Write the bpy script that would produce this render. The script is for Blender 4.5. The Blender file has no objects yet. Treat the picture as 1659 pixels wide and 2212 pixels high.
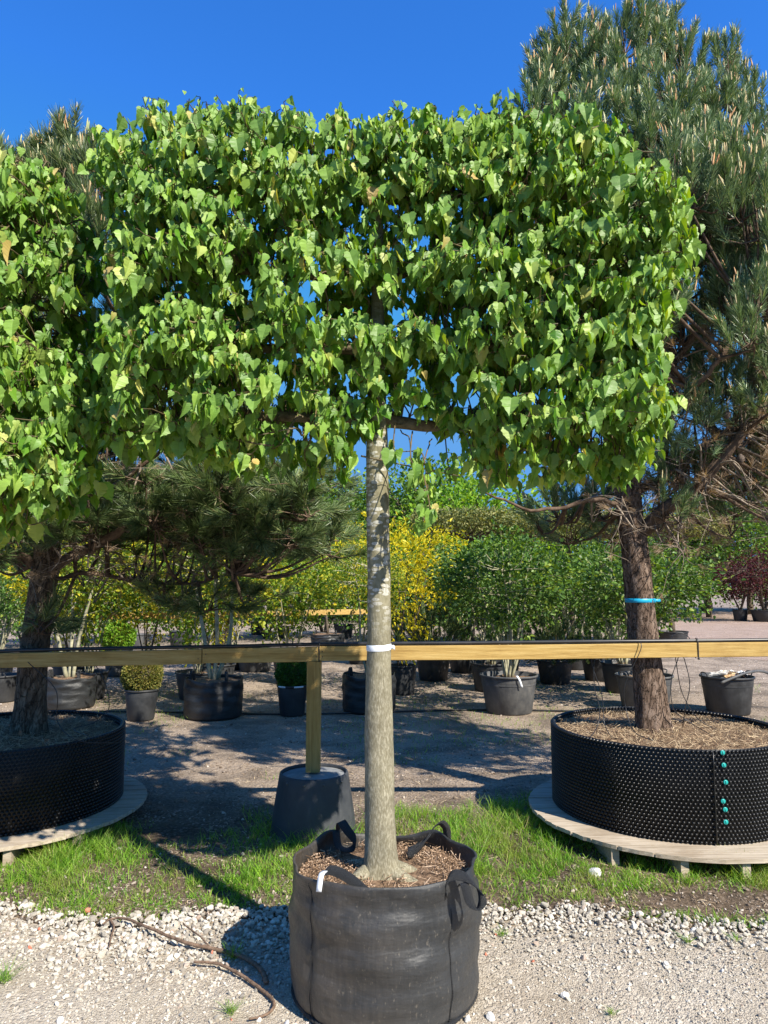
import bpy, math, random
import numpy as np
from math import radians as rad, sin, cos, pi
from mathutils import Vector

# ------------------------------------------------------------------ camera, sky, sun
scene = bpy.context.scene
COL = scene.collection
F_PX, HORIZ, CAM_H = 720.0, 585.0, 1.6
PITCH = math.atan((HORIZ - 512) / F_PX)
cam_d = bpy.data.cameras.new('camera')
cam = bpy.data.objects.new('camera', cam_d)
COL.objects.link(cam)
cam.location = (0, 0, CAM_H)
cam.rotation_euler = (pi / 2 + PITCH, 0, 0)
cam_d.sensor_fit = 'HORIZONTAL'
cam_d.sensor_width = 36
cam_d.lens = F_PX / 768 * 36
cam_d.clip_end = 2000
scene.camera = cam

SUN_EL, SUN_AZ = rad(42), rad(138)          # azimuth clockwise from +Y
world = bpy.data.worlds.new('World')
scene.world = world
world.use_nodes = True
wt = world.node_tree
wbg = wt.nodes['Background']
sky = wt.nodes.new('ShaderNodeTexSky')
sky.sky_type = 'NISHITA'
sky.sun_disc = False
sky.sun_elevation = SUN_EL
sky.sun_rotation = SUN_AZ
sky.air_density = 1.0
sky.dust_density = 0.3
sky.ozone_density = 3.0
hs = wt.nodes.new('ShaderNodeHueSaturation')
hs.inputs['Saturation'].default_value = 1.15
wt.links.new(sky.outputs[0], hs.inputs['Color'])
tint = wt.nodes.new('ShaderNodeMix')
tint.data_type = 'RGBA'
tint.blend_type = 'MULTIPLY'
tint.inputs[0].default_value = 1.0
tint.inputs[7].default_value = (0.50, 1.20, 1.95, 1)
wt.links.new(hs.outputs[0], tint.inputs[6])
dim = wt.nodes.new('ShaderNodeMix')         # the glare round the sun is no brighter than the open sky
dim.data_type = 'RGBA'
dim.blend_type = 'DARKEN'
dim.inputs[0].default_value = 1.0
dim.inputs[7].default_value = (0.85, 2.5, 5.5, 1)
wt.links.new(tint.outputs[2], dim.inputs[6])
wt.links.new(dim.outputs[2], wbg.inputs['Color'])
wbg.inputs['Strength'].default_value = 0.085
sl = bpy.data.lights.new('sun', 'SUN')
sl.energy = 5.0
sl.angle = rad(0.5)
sl.color = (1.0, 0.925, 0.80)
sun = bpy.data.objects.new('sun', sl)
COL.objects.link(sun)
sd = Vector((sin(SUN_AZ) * cos(SUN_EL), cos(SUN_AZ) * cos(SUN_EL), sin(SUN_EL)))
sun.rotation_euler = sd.to_track_quat('Z', 'Y').to_euler()
sun.location = (6, -6, 8)
scene.view_settings.view_transform = 'Standard'
scene.view_settings.look = 'None'
scene.view_settings.exposure = 0.86
scene.view_settings.gamma = 1.0
cy = scene.cycles
cy.max_bounces = 8
cy.diffuse_bounces = 3
cy.glossy_bounces = 2
cy.transmission_bounces = 4
cy.transparent_max_bounces = 6
cy.use_denoising = True
cy.sample_clamp_indirect = 6


def at(u, v, y):
    """point on the vertical plane at depth y seen at photo position (u, v) of a 1659 x 2212 view"""
    px, py = u / 2.1602, v / 2.1602
    zc = (512 - py) / F_PX
    fw = cos(PITCH) - sin(PITCH) * zc
    up = sin(PITCH) + cos(PITCH) * zc
    return ((px - 384) / F_PX * y / fw, CAM_H + y * up / fw)


# ------------------------------------------------------------------ mesh helpers
class MB:
    def __init__(s):
        s.v, s.f, s.n = [], [], 0

    def add(s, V, F):
        V = np.asarray(V, float).reshape(-1, 3)
        Fs = F if isinstance(F, list) and len(F) and isinstance(F[0], np.ndarray) and F[0].ndim == 2 else [np.asarray(F)]
        s.v.append(V)
        for f in Fs:
            if len(f):
                s.f.append(np.asarray(f, int) + s.n)
        s.n += len(V)
        return s

    def build(s, name, m, parent=None, smooth=True, loc=None):
        V = np.concatenate(s.v) if s.v else np.zeros((0, 3))
        me = bpy.data.meshes.new(name)
        me.vertices.add(len(V))
        me.vertices.foreach_set('co', V.astype(np.float32).ravel())
        loops = np.concatenate([f.ravel() for f in s.f])
        tot = np.concatenate([np.full(len(f), f.shape[1]) for f in s.f])
        start = np.concatenate([[0], np.cumsum(tot)[:-1]])
        me.loops.add(len(loops))
        me.loops.foreach_set('vertex_index', loops.astype(np.int32))
        me.polygons.add(len(tot))
        me.polygons.foreach_set('loop_start', start.astype(np.int32))
        me.polygons.foreach_set('loop_total', tot.astype(np.int32))
        me.polygons.foreach_set('use_smooth', np.full(len(tot), smooth))
        me.update(calc_edges=True)
        me.validate()
        me.materials.append(m)
        o = bpy.data.objects.new(name, me)
        COL.objects.link(o)
        if parent is not None:
            o.parent = parent
        if loc is not None:
            o.location = loc
        return o


def tag(o, label, cat, group=None):
    o['label'] = label
    o['category'] = cat
    if group:
        o['group'] = group
    return o


def thing(name, label, cat, loc=(0, 0, 0), rz=0, group=None):
    o = bpy.data.objects.new(name, None)
    COL.objects.link(o)
    o.location = loc
    o.rotation_euler = (0, 0, rz)
    o.empty_display_size = 0.1
    return tag(o, label, cat, group)


def copy_thing(root, loc, rz, label, scale=1.0, cat=None, group=None):
    r = root.copy()
    COL.objects.link(r)
    r.location = loc
    r.rotation_euler = (0, 0, rz)
    r.scale = (scale,) * 3 if not hasattr(scale, '__len__') else scale
    r['label'] = label
    if group:
        r['group'] = group
    for ch in list(root.children):
        c = ch.copy()
        COL.objects.link(c)
        c.parent = r
        for g in ch.children:
            d = g.copy()
            COL.objects.link(d)
            d.parent = c
    return r


def structure(o):
    o['kind'] = 'structure'
    return o


def stuff(o):
    o['kind'] = 'stuff'
    return o


def smooth_path(P, n):
    """Catmull-Rom through P, n points"""
    P = np.asarray(P, float)
    if len(P) == 2:
        t = np.linspace(0, 1, n)[:, None]
        return P[0] * (1 - t) + P[1] * t
    Q = np.vstack([2 * P[0] - P[1], P, 2 * P[-1] - P[-2]])
    out = []
    T = np.linspace(0, len(P) - 1 - 1e-9, n)
    for t in T:
        i = int(t)
        u = t - i
        p0, p1, p2, p3 = Q[i], Q[i + 1], Q[i + 2], Q[i + 3]
        out.append(0.5 * ((2 * p1) + (p2 - p0) * u + (2 * p0 - 5 * p1 + 4 * p2 - p3) * u * u + (3 * p1 - p0 - 3 * p2 + p3) * u ** 3))
    return np.array(out)


def tube(mb, P, R, sides=8, cap=True, rfun=None):
    P = np.asarray(P, float)
    n = len(P)
    R = np.broadcast_to(np.asarray(R, float), (n,)) if np.ndim(R) == 0 else np.interp(np.linspace(0, 1, n), np.linspace(0, 1, len(R)), R)
    T = np.gradient(P, axis=0)
    T /= np.linalg.norm(T, axis=1)[:, None] + 1e-12
    ref = np.array([0, 0, 1.0]) if abs(T[0][2]) < 0.9 else np.array([1.0, 0, 0])
    U = np.cross(T[0], ref)
    U /= np.linalg.norm(U)
    rings = []
    a = np.linspace(0, 2 * pi, sides, endpoint=False)
    for i in range(n):
        U = U - T[i] * np.dot(U, T[i])
        U /= np.linalg.norm(U) + 1e-12
        W = np.cross(T[i], U)
        rr = R[i] if rfun is None else R[i] * rfun(a, i / (n - 1))
        rings.append(P[i] + (np.cos(a) * rr)[:, None] * U + (np.sin(a) * rr)[:, None] * W)
    V = np.concatenate(rings)
    F = []
    i, j = np.meshgrid(np.arange(n - 1), np.arange(sides), indexing='ij')
    j2 = (j + 1) % sides
    F = np.stack([i * sides + j, i * sides + j2, (i + 1) * sides + j2, (i + 1) * sides + j], -1).reshape(-1, 4)
    Fs = [F]
    if cap:
        Fs.append(np.arange(sides)[::-1][None])
        Fs.append((np.arange(sides) + (n - 1) * sides)[None])
    mb.add(V, Fs)


def box(mb, c, s, rz=0.0):
    x, y, z = np.array(s) / 2
    V = np.array([[-x, -y, -z], [x, -y, -z], [x, y, -z], [-x, y, -z], [-x, -y, z], [x, -y, z], [x, y, z], [-x, y, z]])
    if rz:
        c_, s_ = cos(rz), sin(rz)
        V = V @ np.array([[c_, s_, 0], [-s_, c_, 0], [0, 0, 1]])
    F = np.array([[0, 3, 2, 1], [4, 5, 6, 7], [0, 1, 5, 4], [1, 2, 6, 5], [2, 3, 7, 6], [3, 0, 4, 7]])
    mb.add(V + np.array(c), F)


def beam(mb, a, b, h, t, nseg=24, b_=0.004, wob=0.0, seed=0):
    """rectangular timber from a to b (centre line), height h, thickness t, chamfered"""
    a, b = np.array(a, float), np.array(b, float)
    d = (b - a) / np.linalg.norm(b - a)
    side = np.cross(d, [0, 0, 1.0])
    side /= np.linalg.norm(side)
    up = np.cross(side, d)
    prof = [(-t / 2 + b_, -h / 2), (t / 2 - b_, -h / 2), (t / 2, -h / 2 + b_), (t / 2, h / 2 - b_), (t / 2 - b_, h / 2), (-t / 2 + b_, h / 2), (-t / 2, h / 2 - b_), (-t / 2, -h / 2 + b_)]
    V = []
    for i in range(nseg + 1):
        k = i / nseg
        p = a + (b - a) * k + up * wob * sin(k * 5.1 + seed)
        for q in prof:
            V.append(p + side * q[0] + up * q[1])
    m = len(prof)
    i, j = np.meshgrid(np.arange(nseg), np.arange(m), indexing='ij')
    j2 = (j + 1) % m
    F = np.stack([i * m + j, i * m + j2, (i + 1) * m + j2, (i + 1) * m + j], -1).reshape(-1, 4)
    mb.add(V, [F, np.arange(m)[::-1][None], (np.arange(m) + nseg * m)[None]])


def lathe(mb, prof, n=48, cx=0.0, cy_=0.0, rf=None, zf=None, close=False):
    """prof: list of (r, z)"""
    a = np.linspace(0, 2 * pi, n, endpoint=False)
    V = []
    for k, (r, z) in enumerate(prof):
        rr = np.full(n, r) if rf is None else rf(a, r, z)
        zz = np.full(n, z) if zf is None else zf(a, r, z)
        V.append(np.stack([cx + np.cos(a) * rr, cy_ + np.sin(a) * rr, zz], 1))
    V = np.concatenate(V)
    m = len(prof)
    i, j = np.meshgrid(np.arange(m - 1), np.arange(n), indexing='ij')
    j2 = (j + 1) % n
    F = np.stack([i * n + j, i * n + j2, (i + 1) * n + j2, (i + 1) * n + j], -1).reshape(-1, 4)
    Fs = [F]
    if close:
        Fs.append((np.arange(n) + (m - 1) * n)[None])
    mb.add(V, Fs)


def ribbon(mb, P, W, th=0.002, n=24):
    """strap: path P, width vector(s) W"""
    P = smooth_path(P, n)
    W = np.asarray(W, float)
    if W.ndim == 1:
        W = np.repeat(W[None], n, 0)
    else:
        W = smooth_path(W, n)
    T = np.gradient(P, axis=0)
    N = np.cross(T, W)
    N /= np.linalg.norm(N, axis=1)[:, None] + 1e-9
    V = np.stack([P - W / 2 - N * th / 2, P + W / 2 - N * th / 2, P + W / 2 + N * th / 2, P - W / 2 + N * th / 2], 1).reshape(-1, 3)
    i, j = np.meshgrid(np.arange(n - 1), np.arange(4), indexing='ij')
    j2 = (j + 1) % 4
    F = np.stack([i * 4 + j, i * 4 + j2, (i + 1) * 4 + j2, (i + 1) * 4 + j], -1).reshape(-1, 4)
    mb.add(V, [F, np.array([[3, 2, 1, 0]]), np.array([[0, 1, 2, 3]]) + (n - 1) * 4])


def value_noise(x, y, scale=1.0, seed=0):
    r = np.random.RandomState(seed)
    G = r.rand(64, 64)
    x = np.asarray(x) * scale
    y = np.asarray(y) * scale
    xi, yi = np.floor(x).astype(int), np.floor(y).astype(int)
    fx, fy = x - xi, y - yi
    fx, fy = fx * fx * (3 - 2 * fx), fy * fy * (3 - 2 * fy)
    g = lambda i, j: G[i % 64, j % 64]
    return (g(xi, yi) * (1 - fx) + g(xi + 1, yi) * fx) * (1 - fy) + (g(xi, yi + 1) * (1 - fx) + g(xi + 1, yi + 1) * fx) * fy


def fbm(x, y, scale=1.0, seed=0, o=3):
    s = 0
    a = 0.5
    for k in range(o):
        s = s + a * value_noise(x, y, scale * 2 ** k, seed + k)
        a *= 0.5
    return s / (1 - 0.5 ** o)


def norm(v):
    return v / (np.linalg.norm(v, axis=-1, keepdims=True) + 1e-12)


def frames(t, n):
    """rotation matrices with columns x (side), y (axis t), z (normal ~ n)"""
    t = norm(t)
    n = n - t * np.sum(t * n, -1, keepdims=True)
    n = norm(n)
    s = np.cross(t, n)
    return np.stack([s, t, n], -1)


def instance(mb, protos, pos, Rm, sc, rng):
    """scatter proto meshes [(V, F)] at pos with rotation Rm and scale sc"""
    k = rng.randint(0, len(protos), len(pos))
    sc = np.asarray(sc, float)
    if sc.ndim == 1:
        sc = sc[:, None].repeat(3, 1)
    for i, (V, F) in enumerate(protos):
        m = np.where(k == i)[0]
        if not len(m):
            continue
        X = np.einsum('nij,npj->npi', Rm[m], V[None] * sc[m][:, None, :]) + pos[m][:, None, :]
        Fs = []
        for f in (F if isinstance(F, list) else [F]):
            Fs.append((f[None] + (np.arange(len(m)) * len(V))[:, None, None]).reshape(-1, f.shape[1]))
        mb.add(X.reshape(-1, 3), Fs)


# ------------------------------------------------------------------ materials
def nodes_of(name):
    m = bpy.data.materials.new(name)
    m.use_nodes = True
    nt = m.node_tree
    return m, nt, nt.nodes['Principled BSDF'], nt.nodes['Material Output']


class N:
    """tiny node helper"""
    def __init__(s, nt):
        s.nt = nt

    def new(s, t, **kw):
        n = s.nt.nodes.new(t)
        for k, v in kw.items():
            if k in n.inputs:
                s.put(n.inputs[k], v)
            else:
                setattr(n, k, v)
        return n

    def put(s, sock, v):
        if hasattr(v, 'is_linked') or hasattr(v, 'links'):
            s.nt.links.new(v, sock)
        else:
            sock.default_value = v

    def co(s, kind='Object', scale=(1, 1, 1)):
        tc = s.nt.nodes.new('ShaderNodeTexCoord')
        mp = s.nt.nodes.new('ShaderNodeMapping')
        mp.inputs['Scale'].default_value = scale
        s.nt.links.new(tc.outputs[kind], mp.inputs['Vector'])
        return mp.outputs[0]

    def noise(s, vec, scale, detail=4, rough=0.55, dist=0.0):
        n = s.new('ShaderNodeTexNoise')
        s.nt.links.new(vec, n.inputs['Vector'])
        n.inputs['Scale'].default_value = scale
        n.inputs['Detail'].default_value = detail
        n.inputs['Roughness'].default_value = rough
        n.inputs['Distortion'].default_value = dist
        return n.outputs['Fac']

    def vor(s, vec, scale, feature='F1', rand=1.0):
        n = s.new('ShaderNodeTexVoronoi')
        n.feature = feature
        s.nt.links.new(vec, n.inputs['Vector'])
        n.inputs['Scale'].default_value = scale
        n.inputs['Randomness'].default_value = rand
        return n

    def ramp(s, fac, stops, interp='LINEAR'):
        r = s.new('ShaderNodeValToRGB')
        s.nt.links.new(fac, r.inputs[0])
        cr = r.color_ramp
        cr.interpolation = interp
        while len(cr.elements) < len(stops):
            cr.elements.new(0.5)
        for e, (p, c) in zip(cr.elements, stops):
            e.position = p
            e.color = (c, c, c, 1) if not hasattr(c, '__len__') else tuple(c) + (1,)
        return r.outputs[0]

    def mix(s, fac, a, b, mode='MIX'):
        n = s.new('ShaderNodeMix')
        n.data_type = 'RGBA'
        n.blend_type = mode
        for sock, v in ((n.inputs[0], fac), (n.inputs[6], a), (n.inputs[7], b)):
            if isinstance(v, (int, float)):
                sock.default_value = v if sock == n.inputs[0] else (v, v, v, 1)
            elif isinstance(v, tuple):
                sock.default_value = v + (1,)
            else:
                s.nt.links.new(v, sock)
        return n.outputs[2]

    def math(s, op, a, b=0.0, c=0.0, clamp=False):
        n = s.new('ShaderNodeMath')
        n.operation = op
        n.use_clamp = clamp
        for k, v in enumerate((a, b, c)):
            s.put(n.inputs[k], v)
        return n.outputs[0]

    def bump(s, h, strength=0.5, dist=0.01, normal=None):
        n = s.new('ShaderNodeBump')
        s.nt.links.new(h, n.inputs['Height'])
        n.inputs['Strength'].default_value = strength
        n.inputs['Distance'].default_value = dist
        if normal is not None:
            s.nt.links.new(normal, n.inputs['Normal'])
        return n.outputs[0]


def simple_mat(name, c1, c2, rough=0.7, scale=12, bump=0.0, bscale=60, spec=0.4, stretch=(1, 1, 1)):
    m, nt, b, o = nodes_of(name)
    h = N(nt)
    co = h.co('Object', stretch)
    f = h.noise(co, scale, 5, 0.6)
    nt.links.new(h.ramp(f, [(0.32, c1), (0.68, c2)]), b.inputs['Base Color'])
    b.inputs['Roughness'].default_value = rough
    b.inputs['Specular IOR Level'].default_value = spec
    if bump:
        nt.links.new(h.bump(h.noise(co, bscale, 5, 0.6), bump, 0.01), b.inputs['Normal'])
    return m


def leaf_mat(name, stops, trans=0.35, rough=0.45, spec=0.4, tcol=None, veins=False, patch=None, under=None):
    """leaves: per-leaf colour from the island's random number, part of the light passes through"""
    m, nt, b, o = nodes_of(name)
    h = N(nt)
    g = h.new('ShaderNodeNewGeometry')
    c = h.ramp(g.outputs['Random Per Island'], stops)
    co = h.co('Object')
    if patch:
        c = h.mix(h.ramp(h.noise(co, 3.2, 4, 0.65), [(0.46, 0.0), (0.68, 0.6)]), c, patch)
    if under:
        c = h.mix(h.math('MULTIPLY', g.outputs['Backfacing'], 0.3), c, under)
    c = h.mix(0.28, c, h.ramp(h.noise(co, 9, 3), [(0.3, 0.25), (0.7, 0.85)]), 'OVERLAY')
    nt.links.new(c, b.inputs['Base Color'])
    b.inputs['Roughness'].default_value = rough
    b.inputs['Specular IOR Level'].default_value = spec
    if veins:
        nt.links.new(h.bump(h.noise(co, 70, 3), 0.25, 0.004), b.inputs['Normal'])
    tr = h.new('ShaderNodeBsdfTranslucent')
    tc = h.mix(1.0, c, tcol or (1.9, 1.6, 0.35), 'MULTIPLY')
    nt.links.new(tc, tr.inputs['Color'])
    ms = h.new('ShaderNodeMixShader')
    ms.inputs[0].default_value = trans
    nt.links.new(b.outputs[0], ms.inputs[1])
    nt.links.new(tr.outputs[0], ms.inputs[2])
    nt.links.new(ms.outputs[0], o.inputs['Surface'])
    return m


def island_mat(name, stops, rough=0.8, spec=0.3, bump=0.0, bscale=80):
    m, nt, b, o = nodes_of(name)
    h = N(nt)
    g = h.new('ShaderNodeNewGeometry')
    c = h.ramp(g.outputs['Random Per Island'], stops)
    co = h.co('Object')
    c = h.mix(0.3, c, h.ramp(h.noise(co, bscale, 3), [(0.3, 0.3), (0.7, 0.7)]), 'OVERLAY')
    nt.links.new(c, b.inputs['Base Color'])
    b.inputs['Roughness'].default_value = rough
    b.inputs['Specular IOR Level'].default_value = spec
    if bump:
        nt.links.new(h.bump(h.noise(co, bscale, 4), bump, 0.004), b.inputs['Normal'])
    return m


def ground_mat():
    m, nt, b, o = nodes_of('nursery earth')
    h = N(nt)
    co = h.co('Object')
    sep = h.new('ShaderNodeSeparateXYZ')
    nt.links.new(co, sep.inputs[0])
    y, x = sep.outputs[1], sep.outputs[0]
    big = h.noise(co, 0.9, 4, 0.6)
    fine = h.noise(co, 40, 5, 0.7)
    # earth: dark brown with trodden lighter patches
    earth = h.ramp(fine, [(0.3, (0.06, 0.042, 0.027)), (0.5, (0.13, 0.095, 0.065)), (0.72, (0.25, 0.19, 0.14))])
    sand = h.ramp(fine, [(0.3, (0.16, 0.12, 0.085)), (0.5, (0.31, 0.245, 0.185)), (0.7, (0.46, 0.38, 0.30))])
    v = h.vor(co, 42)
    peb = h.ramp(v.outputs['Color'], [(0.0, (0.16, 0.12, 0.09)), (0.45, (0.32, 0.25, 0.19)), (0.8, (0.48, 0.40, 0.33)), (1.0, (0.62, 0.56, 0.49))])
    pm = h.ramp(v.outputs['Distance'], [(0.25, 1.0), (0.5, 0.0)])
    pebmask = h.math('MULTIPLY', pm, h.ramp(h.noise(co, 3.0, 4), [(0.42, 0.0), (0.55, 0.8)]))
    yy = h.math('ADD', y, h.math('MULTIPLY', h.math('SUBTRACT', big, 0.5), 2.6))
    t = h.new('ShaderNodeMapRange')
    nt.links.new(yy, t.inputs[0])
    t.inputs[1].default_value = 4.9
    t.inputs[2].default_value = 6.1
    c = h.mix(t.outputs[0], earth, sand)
    c = h.mix(pebmask, c, peb)
    far = h.new('ShaderNodeMapRange')
    nt.links.new(yy, far.inputs[0])
    far.inputs[1].default_value = 9.5
    far.inputs[2].default_value = 13
    c = h.mix(far.outputs[0], c, h.mix(0.6, h.ramp(fine, [(0.3, (0.26, 0.20, 0.16)), (0.7, (0.45, 0.37, 0.31))]), peb))
    dark = h.ramp(h.noise(co, 1.7, 5, 0.65), [(0.40, 0.45), (0.55, 1.0)])
    c = h.mix(0.75, c, dark, 'MULTIPLY')
    nt.links.new(c, b.inputs['Base Color'])
    b.inputs['Roughness'].default_value = 0.95
    b.inputs['Specular IOR Level'].default_value = 0.15
    bn = h.bump(h.noise(co, 6, 5, 0.7), 0.7, 0.06)
    nt.links.new(h.bump(h.math('ADD', fine, h.math('MULTIPLY', pebmask, h.math('SUBTRACT', 1.0, v.outputs['Distance']))), 0.8, 0.015, bn), b.inputs['Normal'])
    return m


def gravel_mat(name='crushed limestone', tint=(1, 1, 1)):
    m, nt, b, o = nodes_of(name)
    h = N(nt)
    co = h.co('Object')
    v1 = h.vor(co, 170)
    v2 = h.vor(co, 75)
    c1 = h.ramp(v1.outputs['Color'], [(0.0, (0.25, 0.21, 0.17)), (0.3, (0.46, 0.41, 0.35)), (0.65, (0.60, 0.55, 0.47)), (1.0, (0.78, 0.73, 0.65))])
    c2 = h.ramp(v2.outputs['Color'], [(0.0, (0.34, 0.30, 0.26)), (0.4, (0.55, 0.50, 0.44)), (1.0, (0.80, 0.76, 0.70))])
    k = h.ramp(h.noise(co, 5, 4), [(0.4, 0.15), (0.6, 0.75)])
    c = h.mix(k, c1, c2)
    c = h.mix(0.55, c, h.ramp(h.noise(co, 1.3, 4, 0.6), [(0.35, (0.72, 0.66, 0.58)), (0.6, (1, 1, 1))]), 'MULTIPLY')
    c = h.mix(1.0, c, tint, 'MULTIPLY')
    nt.links.new(c, b.inputs['Base Color'])
    b.inputs['Roughness'].default_value = 0.95
    b.inputs['Specular IOR Level'].default_value = 0.2
    hh = h.math('ADD', h.math('MULTIPLY', h.math('SUBTRACT', 1.0, v1.outputs['Distance']), 0.5), h.math('MULTIPLY', h.math('SUBTRACT', 1.0, v2.outputs['Distance']), k))
    nt.links.new(h.bump(hh, 1.0, 0.009), b.inputs['Normal'])
    return m


def lime_bark():
    m, nt, b, o = nodes_of('lime bark')
    h = N(nt)
    co = h.co('Object')
    sep = h.new('ShaderNodeSeparateXYZ')
    nt.links.new(co, sep.inputs[0])
    z = sep.outputs[2]
    fis = h.noise(h.co('Object', (1, 1, 0.35)), 150, 3, 0.6)
    low = h.ramp(fis, [(0.36, (0.19, 0.168, 0.110)), (0.52, (0.25, 0.228, 0.158)), (0.66, (0.36, 0.33, 0.245))])
    grn = h.ramp(h.noise(h.co('Object', (1, 1, 0.5)), 55, 4), [(0.35, (0.17, 0.155, 0.09)), (0.65, (0.28, 0.255, 0.165))])
    # pale lens-shaped lichen patches, wider than tall
    lv = h.vor(h.co('Object', (1, 1, 2.6)), 26)
    edge = h.math('ADD', lv.outputs['Distance'], h.math('MULTIPLY', h.noise(co, 90, 3), 0.16))
    sepc = h.new('ShaderNodeSeparateColor')
    nt.links.new(lv.outputs['Color'], sepc.inputs[0])
    on = h.math('LESS_THAN', edge, h.math('ADD', h.math('MULTIPLY', sepc.outputs[0], 0.40), 0.27))
    zm = h.ramp(h.math('MULTIPLY', h.math('SUBTRACT', z, 0.75), 0.4), [(0.08, 0.0), (0.16, 1.0), (0.5, 1.0), (0.65, 0.3)])
    n2 = h.ramp(h.noise(h.co('Object', (1, 1, 0.6)), 7, 2), [(0.36, 0.0), (0.42, 1.0)])
    pat = h.math('MULTIPLY', h.math('MULTIPLY', on, zm), n2)
    up = h.ramp(h.math('MULTIPLY', h.math('SUBTRACT', z, 0.70), 0.8), [(0.05, 0.0), (0.45, 1.0)])
    c = h.mix(up, low, grn)
    c = h.mix(pat, c, h.ramp(h.noise(h.co('Object', (1, 1, 0.3)), 160, 2), [(0.35, (0.34, 0.33, 0.27)), (0.6, (0.50, 0.485, 0.42))]))
    c = h.mix(0.5, c, h.ramp(h.noise(co, 14, 4), [(0.35, 0.55), (0.6, 1.0)]), 'MULTIPLY')
    nt.links.new(c, b.inputs['Base Color'])
    b.inputs['Roughness'].default_value = 0.85
    b.inputs['Specular IOR Level'].default_value = 0.2
    nt.links.new(h.bump(h.math('ADD', fis, h.math('MULTIPLY', pat, 0.3)), 0.45, 0.005), b.inputs['Normal'])
    return m


def pine_bark(name, c1, c2, c3):
    m, nt, b, o = nodes_of(name)
    h = N(nt)
    co = h.co('Object', (1, 1, 0.33))
    nz = h.noise(co, 18, 4, 0.7)
    vec = h.new('ShaderNodeVectorMath', operation='ADD')
    nt.links.new(co, vec.inputs[0])
    s3 = h.new('ShaderNodeVectorMath', operation='SCALE')
    cmb = h.new('ShaderNodeCombineXYZ')
    for i in range(3):
        nt.links.new(nz, cmb.inputs[i])
    nt.links.new(cmb.outputs[0], s3.inputs[0])
    s3.inputs['Scale'].default_value = 0.09
    nt.links.new(s3.outputs[0], vec.inputs[1])
    v = h.vor(vec.outputs[0], 40, 'DISTANCE_TO_EDGE')
    crack = h.ramp(h.math('ADD', v.outputs['Distance'], h.math('MULTIPLY', h.noise(co, 60, 3), 0.12)), [(0.04, 0.35), (0.14, 1.0)])
    c = h.ramp(h.noise(co, 30, 5, 0.7), [(0.32, c1), (0.5, c2), (0.68, c3)])
    c = h.mix(crack, (0.045, 0.034, 0.026), c)
    nt.links.new(c, b.inputs['Base Color'])
    b.inputs['Roughness'].default_value = 0.95
    b.inputs['Specular IOR Level'].default_value = 0.1
    nt.links.new(h.bump(h.math('ADD', crack, h.math('MULTIPLY', nz, 0.6)), 1.0, 0.02), b.inputs['Normal'])
    return m


def wood_mat(name, c1, c2, c3, axis=0, scale=1.0):
    m, nt, b, o = nodes_of(name)
    h = N(nt)
    st = [14.0, 14.0, 14.0]
    st[axis] = 0.7
    co = h.co('Object', tuple(st))
    grain = h.noise(co, 4.5 * scale, 5, 0.65, 0.4)
    fine = h.noise(h.co('Object', tuple(4 * q for q in st)), 5, 3)
    c = h.ramp(grain, [(0.3, c1), (0.5, c2), (0.7, c3)])
    kv = h.vor(h.co('Object', (1.0, 1.0, 2.2) if axis == 0 else (2.2, 1.0, 1.0)), 2.6)
    knot = h.ramp(kv.outputs['Distance'], [(0.0, 0.25), (0.035, 0.55), (0.06, 1.0)])
    c = h.mix(0.8, c, knot, 'MULTIPLY')
    c = h.mix(0.35, c, h.ramp(fine, [(0.3, 0.6), (0.7, 1.0)]), 'MULTIPLY')
    c = h.mix(0.55, c, h.ramp(h.noise(h.co('Object'), 2.3, 6, 0.7), [(0.35, (0.62, 0.55, 0.48)), (0.55, (1, 1, 1))]), 'MULTIPLY')
    nt.links.new(c, b.inputs['Base Color'])
    b.inputs['Roughness'].default_value = 0.75
    b.inputs['Specular IOR Level'].default_value = 0.25
    nt.links.new(h.bump(h.math('ADD', grain, fine), 0.35, 0.004), b.inputs['Normal'])
    return m


def plastic_mat(name, base, dust, rough=0.42, amount=0.5):
    m, nt, b, o = nodes_of(name)
    h = N(nt)
    co = h.co('Object')
    n1 = h.noise(co, 7, 6, 0.65)
    n2 = h.noise(h.co('Object', (1, 1, 0.3)), 26, 4, 0.6)
    f = h.math('MULTIPLY', h.ramp(n1, [(0.4, 0.0), (0.72, 1.0)]), amount)
    f = h.math('ADD', f, h.math('MULTIPLY', h.ramp(n2, [(0.5, 0.0), (0.8, 1.0)]), amount * 0.5))
    nt.links.new(h.mix(f, base, dust), b.inputs['Base Color'])
    nt.links.new(h.ramp(n1, [(0.3, rough), (0.7, rough + 0.25)]), b.inputs['Roughness'])
    b.inputs['Specular IOR Level'].default_value = 0.5
    nt.links.new(h.bump(n1, 0.12, 0.02), b.inputs['Normal'])
    return m


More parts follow.
